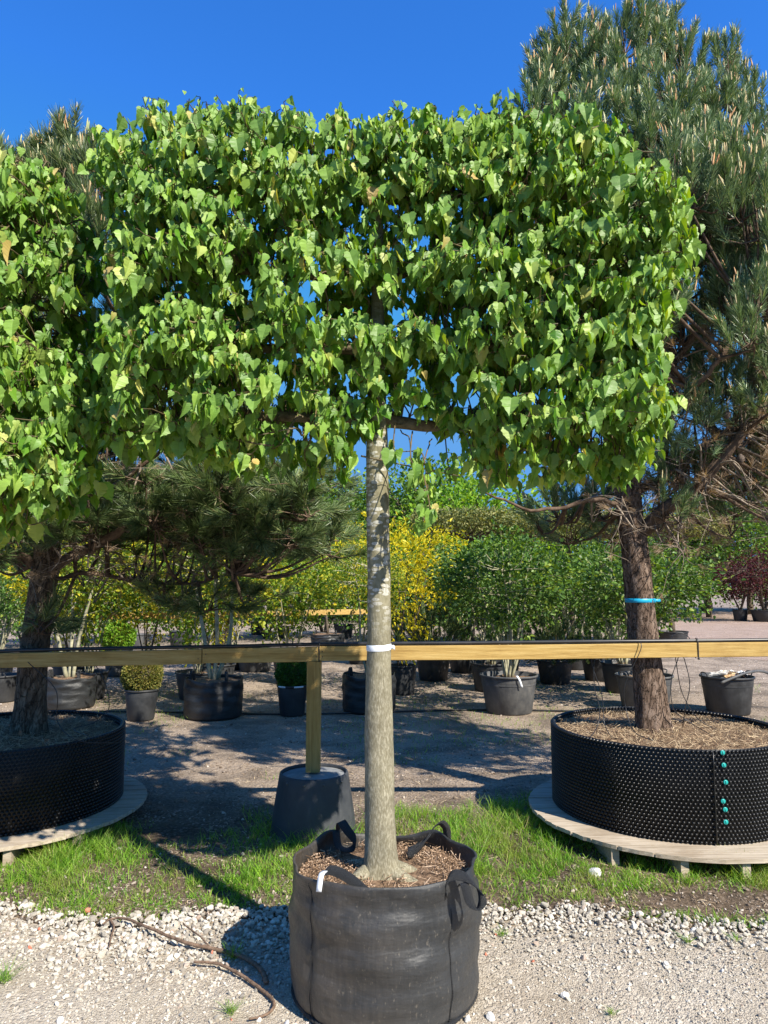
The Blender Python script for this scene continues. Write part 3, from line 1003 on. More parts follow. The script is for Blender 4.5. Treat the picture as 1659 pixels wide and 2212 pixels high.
def lime_tree(name, label, base, trunk_pts, trunk_r, poly, holes, tiers, seed, n_shoots, band=None, spread=(-1.28, 1.28), thick=0.36, extra=()):
    """pleached lime: local coordinates, base on the soil"""
    r = np.random.RandomState(seed)
    root = thing(name, label, 'tree', base)
    mb = MB()
    P = smooth_path(trunk_pts, 90)
    zs = P[:, 2]

    def rf(a, t):
        i = int(t * 89)
        z = zs[i]
        fl = math.exp(-max(z, 0) / 0.055)
        lobes = 1 + fl * (0.28 + 0.20 * np.sin(3 * a + 0.6) + 0.14 * np.sin(5 * a + 2))
        return lobes * (1 + 0.018 * np.sin(2 * a + z * 7) + 0.012 * np.sin(5 * a - z * 23) + 0.012 * r.randn(len(a)) * 0.6)
    tube(mb, P, trunk_r, 40, True, rf)
    tr = mb.build('trunk', M['lime_bark'], root)
    tx = lambda z: np.interp(z, P[:, 2], P[:, 0])
    ty = lambda z: np.interp(z, P[:, 2], P[:, 1])
    # surface roots
    for aa, ln_ in ((-0.5, 0.20), (0.35, 0.16), (-2.5, 0.15), (2.4, 0.16)):
        mb = MB()
        q = [(0.06 * cos(aa), 0.06 * sin(aa), 0.03), (0.12 * cos(aa), 0.12 * sin(aa), 0.012), ((0.1 + ln_ * 0.6) * cos(aa + 0.15), (0.1 + ln_ * 0.6) * sin(aa + 0.15), -0.02)]
        tube(mb, smooth_path(q, 12), [0.036, 0.026, 0.010], 12)
        mb.build('root', M['lime_bark'], root)
    # horizontal trained limbs
    nodes_ = []
    for (z, r0) in tiers:
        for sg in (-1, 1):
            x0 = tx(z)
            end = spread[0] if sg < 0 else spread[1]
            L = end - x0
            q = [(x0, ty(z), z)]
            for t in (0.2, 0.45, 0.7, 0.95):
                q.append((x0 + L * t, ty(z) + r.uniform(-0.03, 0.03), z + r.uniform(-0.03, 0.03) + 0.02 * t))
            q = smooth_path(q, 30)
            mb = MB()
            tube(mb, q, [r0 * 1.25, r0, r0 * 0.8, r0 * 0.6, r0 * 0.28], 10, True, lambda a, t: 1 + 0.06 * np.sin(3 * a + t * 40))
            mb.build('branch', M['lime_branch'], root)
            nodes_.append(q)
    B = np.concatenate(nodes_)
    # shoots
    lo, hi = np.min(poly, 0), np.max(poly, 0)
    cand = n_shoots * 9
    x = r.uniform(lo[0], hi[0], cand)
    z = r.uniform(lo[1], hi[1], cand)
    ok = in_poly(poly, x, z)
    de = dist_poly(poly, x, z)
    for (hx, hz, rx, rz_) in holes:
        k = ((x - hx) / rx) ** 2 + ((z - hz) / rz_) ** 2
        ok &= ~(k < 0.75 + 0.5 * r.rand(cand))
    tz = np.array([t[0] for t in tiers])
    dz = (z[:, None] - tz[None])
    tierd = np.exp(-((dz + 0.02) / 0.085) ** 2).max(1)
    dens = 0.24 + 0.9 * tierd + 0.3 * (fbm(x + 11, z + 11, 4, seed) - 0.5) + 0.5 * np.clip(np.abs(x - 0.0) / 1.0 - 0.35, 0, 1)
    ok &= r.rand(cand) < dens
    idx = np.where(ok)[0][:n_shoots]
    x, z, de = x[idx], z[idx], de[idx]
    th = thick * np.clip(0.25 + de / 0.22, 0, 1) * (0.8 + 0.4 * fbm(x + 5, z + 5, 3.5, seed + 9)) * (0.5 + 0.5 * np.clip(np.abs(x) / 0.75, 0, 1))
    sgn = np.where(r.rand(len(x)) < 0.6, -1, 1)
    yy = sgn * th * r.rand(len(x)) ** 0.55
    if len(extra):
        ex = np.array(extra)
        x, yy, z = np.append(x, ex[:, 0]), np.append(yy, ex[:, 1]), np.append(z, ex[:, 2])
    tw, lf = MB(), MB()
    pos, T, Nn, S = [], [], [], []
    pet = []
    for i in range(len(x)):
        A = np.array([x[i] + tx(z[i]) * 0, yy[i], z[i]])
        # joins the nearest limb
        dd = B - A
        j = np.argmin((dd ** 2 * (0.6, 1, 1)).sum(1) + np.where(dd[:, 2] > 0.05, 0.03, 0))
        S0 = B[j]
        if np.linalg.norm(S0 - A) > 0.24:          # side shoot off a neighbouring twig
            S0 = A + (S0 - A) * 0.24 / np.linalg.norm(S0 - A) + np.array([r.randn() * 0.05, r.randn() * 0.03, 0])
        out = np.array([r.randn() * 0.5, np.sign(yy[i]) * (0.5 + abs(yy[i]) / thick), 0.2 + 0.5 * r.rand()])
        out /= np.linalg.norm(out)
        L = r.uniform(0.10, 0.2)
        mid = S0 * 0.45 + A * 0.55 + (0, 0, 0.03 + 0.04 * r.rand())
        tip = A + out * L * 0.6 + (0, 0, -0.06 * r.rand())
        q = smooth_path([S0, mid, A, tip], 9)
        q[2:7, :2] += r.randn(1, 2) * 0.02
        tube(tw, q, [0.0035, 0.0028, 0.0018], 4, False)
        nl = r.randint(6, 10)
        for k in range(nl):
            t = 0.45 + 0.55 * (k + r.rand() * 0.5) / nl
            p = q[min(int(t * 8.99), 8)]
            az = r.rand() * 2 * pi
            pd = np.array([cos(az) * 0.7, sin(az) * 0.7 + np.sign(yy[i]) * 0.3, -0.35 + 0.5 * r.rand()])
            pl = r.uniform(0.02, 0.05)
            pe = p + pd * pl
            pet.append((p, pe))
            pos.append(pe)
            T.append((pd[0] * 0.3 + r.randn() * 0.17, pd[1] * 0.3 + r.randn() * 0.17, -1.0 + 0.18 * max(0, r.randn())))
            na = r.randn() * 1.0
            o_ = np.sign(yy[i]) if abs(yy[i]) > 0.08 else r.choice([-1, 1])
            Nn.append((sin(na), o_ * cos(na), 0.25))
            S.append(r.choice([0.034, 0.044, 0.054, 0.064, 0.076]) * r.uniform(0.85, 1.15) * (0.6 if k == nl - 1 else 1))
    pos, T, Nn, S = map(np.array, (pos, T, Nn, S))
    Rm = frames(T, Nn)
    instance(lf, LIME, pos, Rm, S, r)
    a_ = np.array([p[0] for p in pet])
    b_ = np.array([p[1] for p in pet])
    w_ = np.cross(b_ - a_, r.randn(len(a_), 3))
    w_ = norm(w_) * 0.0013
    V = np.stack([a_ - w_, a_ + w_, b_ + w_, b_ - w_], 1).reshape(-1, 3)
    tw.add(V, (np.array([[0, 1, 2, 3]])[None] + (np.arange(len(a_)) * 4)[:, None, None]).reshape(-1, 4))
    tw.build('twigs', M['twig'], root)
    lf.build('crown', M['lime_leaf'], root, smooth=False)
    return root


LY = 3.04
SOIL_Z = 0.425


def poly_at(uv, y, base):
    return np.array([(at(u, v, y)[0] - base[0], at(u, v, y)[1] - base[2]) for u, v in uv])


base1 = (-0.02, LY, SOIL_Z)
tp = []
for u, v in ((822, 1862), (820, 1700), (818, 1500), (819, 1300), (816, 1100), (814, 900), (815, 700), (818, 500), (822, 330)):
    X, Z = at(u, v, LY)
    tp.append((X - base1[0], 0, Z - base1[2]))
tp[0] = (tp[0][0], 0, -0.03)
poly1 = poly_at([(290, 325), (340, 292), (450, 285), (560, 275), (600, 262), (680, 275), (780, 262), (870, 262), (905, 225), (945, 222), (985, 280), (1060, 285), (1085, 240), (1110, 280), (1160, 290), (1240, 300), (1305, 315), (1345, 385), (1425, 412), (1445, 500), (1448, 640), (1405, 760), (1430, 880), (1385, 980), (1345, 1055), (1290, 1010), (1200, 1040), (1130, 1060), (1030, 1010), (965, 900), (840, 885), (795, 930), (730, 1040), (640, 1040), (590, 970), (550, 1100), (515, 1000), (400, 960), (290, 985), (225, 930), (245, 850), (205, 780), (260, 700), (250, 560), (270, 470), (215, 380)], LY, base1)
hol = []
for u, v, ru, rv in ((612, 560, 30, 26), (655, 612, 42, 18), (640, 655, 26, 20), (560, 660, 22, 16), (600, 500, 22, 16), (868, 610, 24, 30), (900, 700, 26, 34), (920, 800, 30, 26), (580, 770, 34, 26), (650, 915, 62, 34), (770, 945, 24, 46), (1000, 880, 30, 18), (985, 470, 26, 16), (1290, 610, 16, 20), (1130, 880, 26, 22), (1190, 960, 26, 18), (430, 690, 20, 14), (700, 470, 22, 14), (380, 560, 16, 12), (1140, 1075, 18, 18), (480, 600, 18, 12), (990, 960, 60, 16), (760, 770, 20, 24)):
    X, Z = at(u, v, LY)
    s_ = LY / F_PX / 2.16
    hol.append((X - base1[0], Z - base1[2], ru * s_, rv * s_))
tiers1 = [(at(0, v, LY)[1] - SOIL_Z, r_) for v, r_ in ((905, 0.024), (752, 0.024), (598, 0.022), (430, 0.022), (330, 0.012))]
EXTRA = [(0.13, -0.20, 1.66), (0.16, -0.17, 1.60), (0.19, -0.22, 1.55), (0.12, -0.12, 1.62), (0.21, -0.25, 1.47), (0.17, -0.21, 1.43), (0.09, -0.1, 1.72), (-0.12, -0.1, 1.7), (0.3, -0.1, 1.66), (0.38, -0.16, 1.66), (0.48, -0.1, 1.62)]
lime1 = lime_tree('lime_tree', 'large pleached lime tree in the middle with a flat leafy crown and pale spotted trunk', base1, tp, [0.066, 0.062, 0.058, 0.050, 0.049, 0.0475, 0.046, 0.034, 0.026, 0.020, 0.010], poly1, hol, tiers1, 101, 2450, extra=EXTRA)
# thinner low arching branches near the fork
for pts, rr in ((((-0.02, 905), (640, 905), (600, 960), (510, 950)), 0.008), (((700, 900), (655, 940), (640, 925), (560, 940)), 0.006), (((780, 985), (850, 1000), (960, 1022), (1000, 1030)), 0.004), (((480, 870), (440, 920), (400, 940), (380, 935)), 0.009)):
    q = []
    for k, (u, v) in enumerate(pts):
        if u < 0:
            u = 690
        X, Z = at(u, v, LY - 0.05 - 0.03 * k)
        q.append((X - base1[0], -0.05 - 0.03 * k, Z - base1[2]))
    mb = MB()
    tube(mb, smooth_path(q, 20), [rr, rr * 0.4], 8)
    mb.build('branch', M['lime_branch'], lime1)
# white marking band round the trunk
bz = at(0, 1398, LY)[1] - SOIL_Z
bx = np.interp(bz, [p[2] for p in tp], [p[0] for p in tp])
mb = MB()
lathe(mb, [(0.0512, bz - 0.012), (0.0525, bz - 0.008), (0.0525, bz + 0.008), (0.0505, bz + 0.013)], 40, bx, 0, None, lambda a, r_, z: z + 0.003 * np.sin(a + 1))
ribbon(mb, [(bx + 0.050, -0.018, bz), (bx + 0.060, -0.024, bz + 0.003), (bx + 0.066, -0.02, bz - 0.004)], (0, 0, 0.016), 0.002, 6)
mb.build('band', M['white_tape'], lime1)

base2 = (-2.52, 3.0, SOIL_Z)
poly2 = poly_at([(-700, 360), (-400, 340), (-100, 360), (30, 350), (95, 380), (145, 415), (180, 450), (200, 520), (188, 640), (180, 760), (190, 880), (185, 990), (170, 1070), (120, 1100), (60, 1140), (0, 1155), (-200, 1130), (-500, 1100), (-700, 1000)], 3.0, base2)
tiers2 = [(at(0, v, 3.0)[1] - SOIL_Z, r_) for v, r_ in ((990, 0.022), (830, 0.022), (680, 0.022), (520, 0.02), (400, 0.012))]
tp2 = [(0, 0, -0.03), (0.01, 0, 0.5), (-0.01, 0, 1.2), (0, 0, 2.0), (0.01, 0, 2.9)]
hol2 = []
for u, v, ru, rv in ((150, 850, 14, 10), (90, 880, 24, 12), (30, 590, 14, 10)):
    X, Z = at(u, v, 3.0)
    hol2.append((X - base2[0], Z - base2[2], ru * 0.00195, rv * 0.00195))
lime2 = lime_tree('lime_tree', 'second lime tree at the left edge with dense yellowish green leaves', base2, tp2, [0.066, 0.058, 0.05, 0.045, 0.02], poly2, hol2, tiers2, 202, 2000, spread=(-1.1, 1.15), thick=0.4)

# ------------------------------------------------------------------ pines
def tuft_protos(n, seed, L=0.2, nn=110, nl=0.075, w=0.0028, spread=(0.5, 1.0)):
    r = np.random.RandomState(seed)
    out = []
    for k in range(n):
        t = r.rand(nn) ** 0.85
        az = r.rand(nn) * 2 * pi
        th = r.uniform(spread[0], spread[1], nn) * (1.05 - 0.45 * t)
        d = np.stack([np.sin(th) * np.cos(az), np.cos(th), np.sin(th) * np.sin(az)], 1)
        b = np.stack([t * 0, t * L, t * 0], 1) + d * 0.004
        ln = nl * r.uniform(0.75, 1.15, nn)
        wv = norm(np.cross(d, r.randn(nn, 3))) * w * 0.5
        tip = b + d * ln[:, None] + np.stack([t * 0, ln * 0.06, t * 0], 1)
        V = np.stack([b - wv, b + wv, tip + wv * 0.35, tip - wv * 0.35], 1).reshape(-1, 3)
        Fq = (np.array([[0, 1, 2, 3]])[None] + (np.arange(nn) * 4)[:, None, None]).reshape(-1, 4)
        out.append((V, Fq))
    return out


def candle_protos(n, seed):
    r = np.random.RandomState(seed)
    out = []
    for k in range(n):
        mb = MB()
        a = r.uniform(0.75, 1.1)
        q = [(0, 0, 0), (0.004 * r.randn(), 0.5 * a, 0.01 * r.randn()), (0.01 * r.randn(), a, 0)]
        tube(mb, np.array(smooth_path(q, 6)) * (1, 1, 1), [0.06, 0.09, 0.065, 0.08, 0.05, 0.02], 5)
        out.append((np.concatenate(mb.v), [f for f in mb.f if f.shape[1] == 4]))
    return out


def pine_tree(name, label, base, trunk_pts, trunk_r, bark, pads, limbs, seed, needles, fork_z, dead=0, dead_box=None, cones=(), sidesT=28, candle_z=0.0, nm='needle'):
    """pads: (x, y, z, radius, height, n shoots, up) clumps in local coordinates"""
    r = np.random.RandomState(seed)
    root = thing(name, label, 'tree', base)
    P = smooth_path(trunk_pts, 70)
    mb = MB()

    def rf(a, t):
        z = P[int(t * 69)][2]
        fl = math.exp(-max(z, 0) / 0.1)
        return 1 + 0.22 * fl * (1 + 0.5 * np.sin(3 * a + 1)) + 0.05 * np.sin(3 * a + z * 5) + 0.035 * np.sin(7 * a - z * 13) + 0.03 * r.randn(len(a))
    tube(mb, P, trunk_r, sidesT, True, rf)
    mb.build('trunk', bark, root)
    limb_pts = [P[P[:, 2] > fork_z]]
    for q, r0 in limbs:
        q = smooth_path(q, 26)
        q[2:] += np.cumsum(r.randn(24, 3) * 0.009, 0)
        mb = MB()
        r0 = r0 * 0.85
        tube(mb, q, [r0, r0 * 0.85, r0 * 0.65, r0 * 0.25], 12, True, lambda a, t: 1 + 0.07 * np.sin(3 * a + t * 31) + 0.03 * r.randn(len(a)))
        mb.build('branch', M['pine_limb'], root)
        limb_pts.append(q[4:])
    LP = np.concatenate(limb_pts)
    tw = MB()
    pos, D, S = [], [], []
    for (x, y, z, rad_, hh, ns, up) in pads:
        C = np.array([x, y, z])
        q0 = LP[np.argmin(((LP - C + (0, 0, 0.35)) ** 2).sum(1))]
        stem = smooth_path([q0, q0 * 0.5 + C * 0.5 + (0, 0, -0.10), C + (0, 0, -hh * 0.4)], 12)
        tube(tw, stem, [0.014, 0.010, 0.006], 5, False)
        ends = C + (0, 0, -hh * 0.4)
        for k in range(ns):
            a = r.rand() * 2 * pi
            h = r.rand()
            rr = rad_ * (1 - 0.75 * h) * r.rand() ** 0.5
            p = C + np.array([cos(a) * rr, sin(a) * rr, (h - 0.5) * hh])
            d = np.array([cos(a) * (0.55 * (1 - h) + 0.15), sin(a) * (0.55 * (1 - h) + 0.15), up]) + r.randn(3) * 0.13
            d /= np.linalg.norm(d)
            pos.append(p)
            D.append(d)
            S.append(r.uniform(0.8, 1.15))
            tube(tw, smooth_path([ends * 0.75 + C * 0.25 + (0, 0, 0), (ends + p) / 2 + r.randn(3) * 0.02, p, p + d * 0.15], 5), [0.006, 0.003], 3, False)
    pos, D, S = map(np.array, (pos, D, S))
    Rm = frames(D, r.randn(len(D), 3))
    mb = MB()
    instance(mb, needles, pos, Rm, S, r)
    mb.build('crown', M[nm], root, smooth=False)
    # candles at the tips
    mb = MB()
    cp = candle_protos(6, seed)
    k3 = np.repeat(np.arange(len(pos)), 3)
    k3 = k3[r.rand(len(k3)) < np.where(pos[k3, 2] > candle_z, 0.78, 0.02)]
    dd = norm(D[k3] * 1.0 + (0, 0, 0.9) + r.randn(len(k3), 3) * 0.22)
    ln = r.uniform(0.03, 0.08, len(k3)) * np.where(D[k3][:, 2] > 0.75, 1.15, 0.7)
    instance(mb, cp, pos[k3] + D[k3] * 0.19 + r.randn(len(k3), 3) * 0.012, frames(dd, r.randn(len(k3), 3)), ln, r)
    mb.build('candles', M['candle'], root)
    tw.build('twigs', M['pine_limb'], root)
    if dead:
        tw = MB()
        dp, dD = [], []
        lo, hi = np.array(dead_box[0]), np.array(dead_box[1])
        for k in range(dead):
            A = lo + (hi - lo) * r.rand(3)
            q0 = LP[np.argmin(((LP - A) ** 2).sum(1) + r.rand(len(LP)) * 0.25)]
            mid = (q0 + A) / 2 + r.randn(3) * 0.08
            q = smooth_path([q0, mid, A], 10)
            tube(tw, q, [0.009, 0.005, 0.002], 4, False)
            for j in range(r.randint(3, 7)):
                s0 = q[r.randint(3, 10)]
                e = s0 + r.randn(3) * (0.13, 0.13, 0.09)
                tube(tw, smooth_path([s0, (s0 + e) / 2 + r.randn(3) * 0.02, e], 4), [0.003, 0.0012], 3, False)
                if r.rand() < 0.55:
                    dp.append(e)
                    dD.append(e - s0)
        tw.build('dead_twigs', M['dead_twig'], root)
        mb = MB()
        dp, dD = np.array(dp), np.array(dD)
        tp_ = tuft_protos(4, seed + 5, 0.05, 34, 0.06, 0.0026, (0.4, 1.3))
        instance(mb, tp_, dp, frames(dD, r.randn(len(dD), 3)), r.uniform(0.7, 1.1, len(dD)), r)
        mb.build('dry_needles', M['needle_dry'], root, smooth=False)
    for c in cones:
        mb = MB()
        prof = []
        for i in range(13):
            t = i / 12
            prof.append(((0.026 * sin(pi * (0.12 + 0.85 * t)) + (0.004 if i % 2 else -0.003)), t * 0.06))
        lathe(mb, prof, 12, 0, 0, lambda a, r_, z: r_ * (1 + 0.12 * np.sin(a * 6 + z * 300)), None, True)
        mb.build('cone', M['cone'], root, loc=c)
    return root


def pads_from(spec, base, rng, ns, rad_=(0.13, 0.2), hh=(0.3, 0.5), up=1.0):
    """spec: list of (u, v, y) -> pads in local coordinates"""
    out = []
    for (u, v, y) in spec:
        X, Z = at(u, v, y)
        out.append((X - base[0], y - base[1], Z - base[2], rng.uniform(*rad_), rng.uniform(*hh), ns, up))
    return out


rp = np.random.RandomState(55)
PR = (1.92, 5.04, 0.59)
tpr = []
for u, v in ((1412, 1575), (1398, 1450), (1385, 1320), (1372, 1200), (1358, 1090), (1365, 980), (1400, 820), (1440, 620), (1440, 420), (1400, 230), (1390, 130)):
    X, Z = at(u, v, 5.04)
    tpr.append((X - PR[0], 0, Z - PR[2]))
tpr[0] = (tpr[0][0], 0, -0.05)


def L(uvy, base):
    out = []
    for u, v, y in uvy:
        X, Z = at(u, v, y)
        out.append((X - base[0], y - base[1], Z - base[2]))
    return out


limbs_r = [
    (L([(1385, 1150, 5.04), (1440, 1110, 4.95), (1530, 1040, 4.85), (1640, 900, 4.8), (1760, 720, 4.8)], PR), 0.062),
    (L([(1375, 1060, 5.04), (1450, 1020, 5.2), (1530, 960, 5.3), (1620, 930, 5.5), (1750, 860, 5.6)], PR), 0.040),
    (L([(1362, 1110, 5.04), (1320, 1085, 4.95), (1260, 1080, 4.9), (1150, 1105, 4.8), (1040, 1060, 4.75)], PR), 0.024),
    (L([(1370, 960, 5.04), (1430, 840, 4.9), (1500, 700, 4.8), (1560, 520, 4.8), (1580, 300, 4.9)], PR), 0.036),
    (L([(1400, 820, 5.04), (1330, 700, 5.1), (1260, 520, 5.2), (1200, 330, 5.2)], PR), 0.030),
    (L([(1440, 620, 5.04), (1520, 500, 5.3), (1640, 330, 5.4), (1700, 250, 5.4)], PR), 0.026),
    (L([(1385, 900, 5.04), (1470, 860, 4.6), (1560, 760, 4.4), (1640, 650, 4.4)], PR), 0.026),
    (L([(1390, 860, 5.04), (1430, 780, 5.6), (1480, 640, 5.9), (1520, 520, 6.0)], PR), 0.024),
]
spec = [(1385, 70, 5.04), (1345, 110, 5.0), (1420, 100, 5.2), (1475, 130, 5.1), (1455, 160, 5.3), (1225, 110, 5.2), (1265, 120, 5.3), (1185, 160, 5.2), (1180, 215, 5.1), (1160, 250, 5.0), (1300, 150, 5.1), (1330, 200, 4.9), (1290, 230, 4.9), (1240, 240, 5.2), (1390, 200, 4.9), (1440, 230, 4.8), (1215, 190, 5.5), (1560, 170, 5.1), (1545, 230, 4.9), (1590, 240, 5.2), (1635, 250, 5.2), (1490, 270, 4.9), (1520, 320, 4.8), (1460, 320, 4.6), (1400, 300, 4.5), (1340, 300, 4.6), (1270, 310, 4.8), (1200, 300, 5.0), (1590, 330, 4.8), (1650, 340, 5.0), (1700, 250, 5.3), (1760, 330, 5.1)]
n = 0
while n < 165:
    u = rp.uniform(1200, 1900)
    v = rp.uniform(340, 860)
    y = rp.uniform(4.2, 6.1)
    w = 1 - max(0, (v - 560) / 420)
    if v > 650 and u < 1540 and rp.rand() < 0.35:
        continue
    if rp.rand() < w:
        spec.append((u, v, y))
        n += 1
pads = pads_from(spec, PR, rp, 17, (0.12, 0.21), (0.28, 0.5), 1.0)
# sparse low greenery
pads += pads_from([(rp.uniform(1420, 1850), rp.uniform(800, 1150), rp.uniform(4.6, 5.8)) for _ in range(40)], PR, rp, 7, (0.14, 0.22), (0.15, 0.25), 0.5)
pads += pads_from([(rp.uniform(1150, 1330), rp.uniform(1090, 1170), rp.uniform(5.1, 5.8)) for _ in range(9)], PR, rp, 6, (0.14, 0.22), (0.1, 0.2), 0.4)
NR = tuft_protos(6, 71, 0.19, 150, 0.068, 0.0045)
blo = L([(1330, 1200, 4.6)], PR)[0]
bhi = L([(1800, 760, 5.8)], PR)[0]
lo_ = np.minimum(blo, bhi)
hi_ = np.maximum(blo, bhi)
cones = [L([c], PR)[0] for c in ((1570, 505, 4.35), (1618, 497, 4.6), (1570, 905, 4.5), (1645, 640, 4.3), (1600, 1000, 4.6))]
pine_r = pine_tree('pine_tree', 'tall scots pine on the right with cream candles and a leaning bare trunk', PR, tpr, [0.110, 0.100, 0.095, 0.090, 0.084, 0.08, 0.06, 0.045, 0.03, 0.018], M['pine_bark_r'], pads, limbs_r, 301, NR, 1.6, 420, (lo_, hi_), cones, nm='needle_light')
mb = MB()
X, Z = at(1382, 1297, 5.04)
lathe(mb, [(0.099, Z - PR[2] - 0.014), (0.102, Z - PR[2] - 0.012), (0.102, Z - PR[2] + 0.012), (0.099, Z - PR[2] + 0.014)], 32, X - PR[0], 0, lambda a, r_, z: r_ * (1 + 0.03 * np.sin(3 * a + 2)))
box(mb, (X - PR[0] + 0.11, -0.03, Z - PR[2]), (0.05, 0.006, 0.02), 0.3)
mb.build('strap', M['blue_tape'], pine_r)
del blo, bhi

PL = (-2.58, 5.12, 0.57)
tpl = []
for u, v in ((65, 1560), (72, 1450), (85, 1320), (98, 1220), (108, 1120), (120, 980), (130, 800), (140, 600), (145, 420), (150, 300)):
    X, Z = at(u, v, 5.12)
    tpl.append((X - PL[0], 0, Z - PL[2]))
tpl[0] = (tpl[0][0], 0, -0.05)
limbs_l = [
    (L([(105, 1235, 5.1), (160, 1215, 5.0), (230, 1190, 4.9), (330, 1130, 4.9), (480, 1080, 4.8), (620, 1090, 4.8)], PL), 0.045),
    (L([(108, 1190, 5.1), (140, 1120, 4.95), (190, 1060, 4.9), (250, 1020, 4.8), (330, 950, 4.7)], PL), 0.042),
    (L([(95, 1240, 5.1), (40, 1205, 5.0), (-30, 1200, 4.9), (-150, 1120, 4.9)], PL), 0.034),
    (L([(112, 1250, 5.1), (200, 1250, 5.2), (300, 1270, 5.2), (420, 1275, 5.1), (520, 1260, 5.0)], PL), 0.020),
    (L([(110, 1150, 5.12), (220, 1110, 5.4), (340, 1100, 5.6), (450, 1120, 5.7)], PL), 0.020),
    (L([(115, 1050, 5.12), (240, 960, 5.3), (370, 880, 5.4), (520, 830, 5.4)], PL), 0.026),
    (L([(122, 950, 5.12), (40, 860, 5.0), (-80, 780, 4.9)], PL), 0.026),
    (L([(130, 800, 5.12), (210, 700, 5.0), (260, 600, 4.9)], PL), 0.022),
    (L([(135, 700, 5.12), (100, 550, 5.3), (60, 420, 5.3)], PL), 0.022),
    (L([(118, 1000, 5.12), (250, 1060, 5.8), (420, 1060, 6.1), (560, 1080, 6.2)], PL), 0.024),
]
spec = [(130, 345, 5.12), (165, 350, 5.1), (105, 370, 5.2), (200, 385, 5.1), (225, 400, 5.2), (150, 400, 4.9), (200, 430, 4.8), (10, 380, 5.3), (-20, 390, 5.2), (245, 430, 5.1), (100, 430, 5.0), (60, 450, 5.1)]
for _ in range(42):
    spec.append((rp.uniform(-250, 330), rp.uniform(500, 900), rp.uniform(4.4, 5.9)))
for _ in range(20):
    spec.append((rp.uniform(230, 560), rp.uniform(740, 1000), rp.uniform(5.0, 6.0)))
pl_pads = pads_from(spec, PL, rp, 13, (0.14, 0.22), (0.25, 0.4), 1.0)
low = []
for _ in range(95):
    low.append((rp.uniform(150, 720), rp.uniform(1010, 1190), rp.uniform(4.55, 6.3)))
for _ in range(16):
    low.append((rp.uniform(-200, 60), rp.uniform(1080, 1260), rp.uniform(4.6, 5.6)))
low += [(560, 1150, 4.7), (620, 1170, 4.75), (500, 1200, 4.7), (590, 1110, 4.7), (450, 1310, 5.0), (540, 1290, 5.0), (350, 1290, 5.1), (85, 1355, 4.9), (640, 1080, 4.9), (690, 1120, 5.0)]
pl_pads += pads_from(low, PL, rp, 8, (0.18, 0.30), (0.06, 0.14), 0.10)
NL = tuft_protos(6, 72, 0.17, 140, 0.100, 0.0042)
lo_ = np.minimum(L([(0, 1260, 4.7)], PL)[0], L([(560, 1020, 5.8)], PL)[0])
hi_ = np.maximum(L([(0, 1260, 4.7)], PL)[0], L([(560, 1020, 5.8)], PL)[0])
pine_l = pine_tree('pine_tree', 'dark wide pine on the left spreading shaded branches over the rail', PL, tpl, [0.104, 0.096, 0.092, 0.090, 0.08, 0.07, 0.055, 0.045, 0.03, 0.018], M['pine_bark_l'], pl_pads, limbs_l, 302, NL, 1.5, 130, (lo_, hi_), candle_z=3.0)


# ------------------------------------------------------------------ bumpy black containers with mulch, on round pallets
def bump_protos():
    a = np.linspace(0, 2 * pi, 8, endpoint=False)
    V = []
    for rr, hh in ((1.0, 0.0), (0.78, 0.55), (0.42, 0.92)):
        for q in a:
            V.append((rr * cos(q), hh, rr * sin(q)))
    V.append((0, 1.02, 0))
    Fq = []
    for i in range(2):
        for j in range(8):
            Fq.append([i * 8 + j, i * 8 + (j + 1) % 8, (i + 1) * 8 + (j + 1) % 8, (i + 1) * 8 + j])
    Ft = [[16 + j, 16 + (j + 1) % 8, 24] for j in range(8)]
    return [(np.array(V), [np.array(Fq), np.array(Ft)])]


